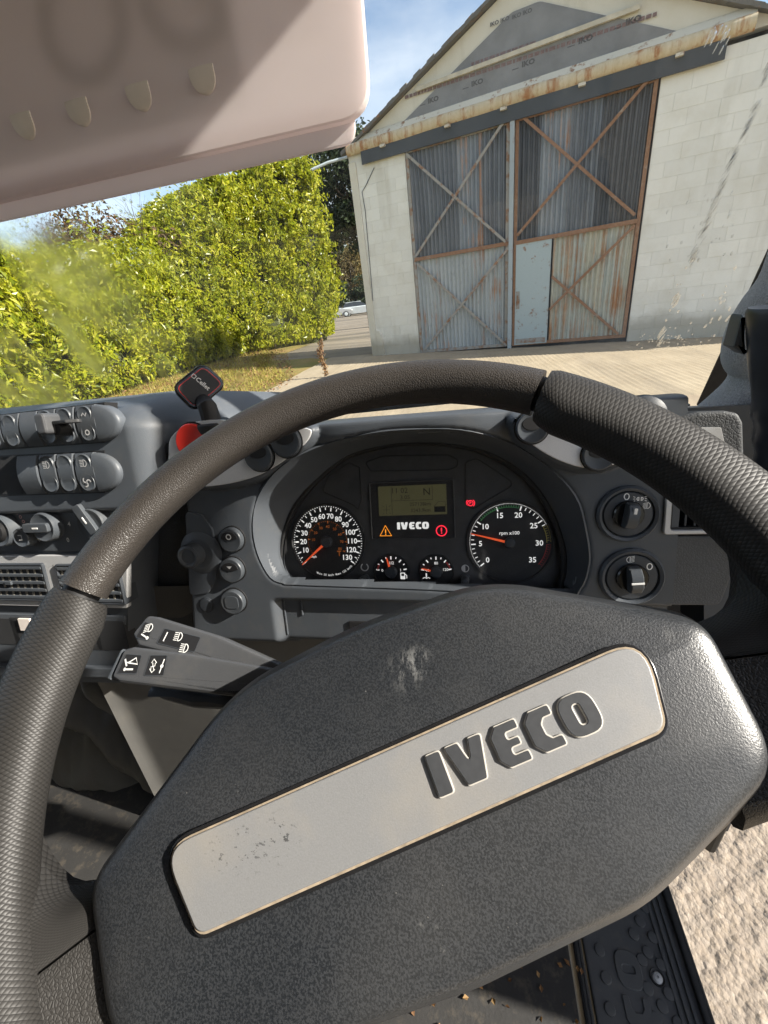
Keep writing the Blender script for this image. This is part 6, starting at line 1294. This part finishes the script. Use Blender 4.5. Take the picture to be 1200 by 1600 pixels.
# ================================================================== PHONE HOLDER
pc = EYE + ray(311, 604) * 0.535
nz = -ray(311, 604); nz = nz / np.linalg.norm(nz); nz = nz + np.array([0.12, 0, 0.1]); nz /= np.linalg.norm(nz)
ax = (ray(316, 570) - ray(272, 602)); ax = ax - nz * (ax @ nz); ax /= np.linalg.norm(ax)
PM = Frame(pc, ax, np.cross(nz, ax))
ph = thing('phone_holder', 'square black magnetic phone holder with red ring standing on the dash', 'phone holder', pc - np.array([0, 0, 0.06]))
q = PM.px([(272, 603), (316, 570), (350, 600), (304, 638)]); q = ccw(q); cq = np.mean(q, 0)
hw, hh_ = 0.0235, 0.0215; PMc = PM.at(cq[0], cq[1])
q = rounded(PM.px([(266, 605), (317, 565), (357, 600), (304, 645)]), 0.013, 8)
mb = MB(); mb.prism(PM, q, -0.012, 0.0, 0.003, 3, True); obj('magnet_head', mb, M['gloss_black'], ph)
mb = MB(); mb.prism(PM, inset(q, 0.0045), -0.001, 0.0006, 0.0002); obj('red_ring', mb, M['red_btn'], ph)
mb = MB(); mb.prism(PM, inset(q, 0.0056), -0.001, 0.0012, 0.0004); obj('rubber_face', mb, M['rubber'], ph)
t0 = np.array(PM.uv(305, 590)); t1 = np.array(PM.uv(324, 606)); ang = math.atan2(*(t1 - t0)[::-1]); mb = MB(); m_ = (t0 + t1) / 2; mb.text(PM, m_[0] + 0.002 * math.cos(ang), m_[1] + 0.002 * math.sin(ang), 0.0016, 0.0078, 'Cellet', 0.02, rot=ang)
lg = PM.at(*(t0 - (t1 - t0) * 0.12), 0, ang); stroke(mb, lg, rounded([(-0.0022, -0.0022), (0.0022, -0.0022), (0.0022, 0.0022), (-0.0022, 0.0022)], 0.0006), 0.0008, 0.0016, True); obj('print', mb, M['white'], ph, None, fix=False)
b0_ = FA.P(*FA.uv(322, 655, 0.02), 0.0); b0_ = EYE + ray(322, 654) * 0.52
mb = MB(); mb.tube([pc - nz * 0.012, pc - nz * 0.02 + np.array([0, 0, -0.012]), b0_ + np.array([0, 0.01, 0.012]), b0_ + np.array([0, 0.01, -0.02])], [0.008, 0.010, 0.0115, 0.0125], 12); obj('stem', mb, M['black'], ph)
mb = MB(); mb.prism(Frame(b0_ + np.array([0, 0.01, -0.012]), (1, 0, 0), (0, 1, 0)), circle(0, 0, 0.022, 24), -0.02, 0.006, 0.003, 2, True); obj('base', mb, M['black'], ph)

# ================================================================== WINDSCREEN
ws0 = np.array([0, 0.87, zE - 0.225]); wdir = np.array([0, -0.25, 0.715]); wdir /= np.linalg.norm(wdir)
WS = Frame(ws0, (1, 0, 0), wdir)
ws = thing('windscreen', 'rain spotted windscreen with black edge band between the dash and roof', 'windscreen', ws0)
mb = MB(); mb.prism(WS, rounded([(-1.5, 0.0), (0.435, 0.0), (0.435, 0.80), (-1.5, 0.80)], 0.03), 0, 0.0004); 
mbp = MB(); mbp.add([WS.P(-1.5, 0.0, 0), WS.P(0.44, 0.0, 0), WS.P(0.44, 0.85, 0), WS.P(-1.5, 0.85, 0)], [(0, 1, 2, 3)]); obj('glass_pane', mbp, M['glass'], ws, None, fix=False)
e0 = WS.uv(1083, 640); e1_ = WS.uv(1200, 383); uu = lambda v: e0[0] + (e1_[0] - e0[0]) * (v - e0[1]) / (e1_[1] - e0[1])
mb = MB(); mb.prism(WS, [(uu(-0.02), -0.02), (0.60, -0.02), (0.60, 0.85), (uu(0.85), 0.85)], 0.003, 0.006); obj('edge_band', mb, M['black'], ws, None)
mb = MB(); mb.prism(WS, [(-1.5, 0.76), (0.45, 0.76), (0.45, 0.86), (-1.5, 0.86)], 0.003, 0.02); obj('header_rail', mb, M['headlining'], ws, None)
# drops and a running streak on the outside of the glass
def drops(L):
    mb = MB()
    for u, v, a, b, rot in L:
        f_ = WS.at(u, v, 0, rot); n = 8; rings = [[f_.P(a * s * math.cos(2 * math.pi * i / n), b * s * math.sin(2 * math.pi * i / n), -h) for i in range(n)] for s, h in ((1.0, 0.0006), (0.85, 0.0006 + 0.35 * a), (0.45, 0.0006 + 0.6 * a))]; mb.loft(rings, True, True, True)
    return mb
L_ = []
for _ in range(80):
    x, y = random.gauss(1050, 32), random.gauss(533, 8) - 0.05 * 0; u, v = WS.uv(x, y); s = random.uniform(0.0005, 0.0014); L_.append((u, v, s, s * random.uniform(0.8, 1.3), 0))
for _ in range(60):
    x, y = random.uniform(1040, 1150), random.uniform(300, 530); u, v = WS.uv(x, y); s = random.uniform(0.0008, 0.0022); L_.append((u, v, s, s * random.uniform(1, 2.2), random.uniform(-0.4, 0.2)))
path_ = [(1205, 95), (1188, 150), (1172, 190), (1155, 225), (1140, 260), (1125, 300), (1106, 345), (1092, 382), (1078, 415), (1062, 452), (1048, 490), (1030, 535)]
sp_l = smooth_curve(path_, 14)
for k, (x, y) in enumerate(sp_l):
    if mnoise.noise(Vector((k * 0.11, 0, 0))) > -0.12 + 0.25 * (k > 95):
        for _ in range(3):
            u, v = WS.uv(x + random.gauss(0, 2.2), y + random.gauss(0, 3)); L_.append((u, v, random.uniform(0.0006, 0.0014), random.uniform(0.003, 0.008), R(-24)))
for _ in range(160):
    x, y = random.uniform(20, 240), random.uniform(300, 420); u, v = WS.uv(x, y); s = random.uniform(0.0012, 0.003); L_.append((u, v, s, s, 0))
for _ in range(14):
    x, y = random.gauss(1125, 16), random.gauss(60, 10); u, v = WS.uv(x, y); L_.append((u, v, random.uniform(0.0006, 0.0013), random.uniform(0.003, 0.006), R(-20)))
rd = obj('raindrops', drops(L_), M['drop'], ws, 60, fix=False); rd['kind'] = 'stuff'
# wiper outside
wp = thing('wiper', 'black windscreen wiper parked along the foot of the glass', 'wiper', WS.P(-0.1, 0.0, -0.04))
mb = MB(); mb.tube([WS.P(-0.30, 0.012, -0.045), WS.P(-0.1, 0.028, -0.04), WS.P(0.1, 0.018, -0.05)], [0.008, 0.007, 0.009], 8); obj('wiper_arm', mb, M['black'], wp)
mb = MB(); mb.bar(WS.P(-0.42, 0.012, -0.022), WS.P(0.02, 0.022, -0.022), 0.012, 0.02, WS.n); obj('wiper_blade', mb, M['rubber'], wp, None)
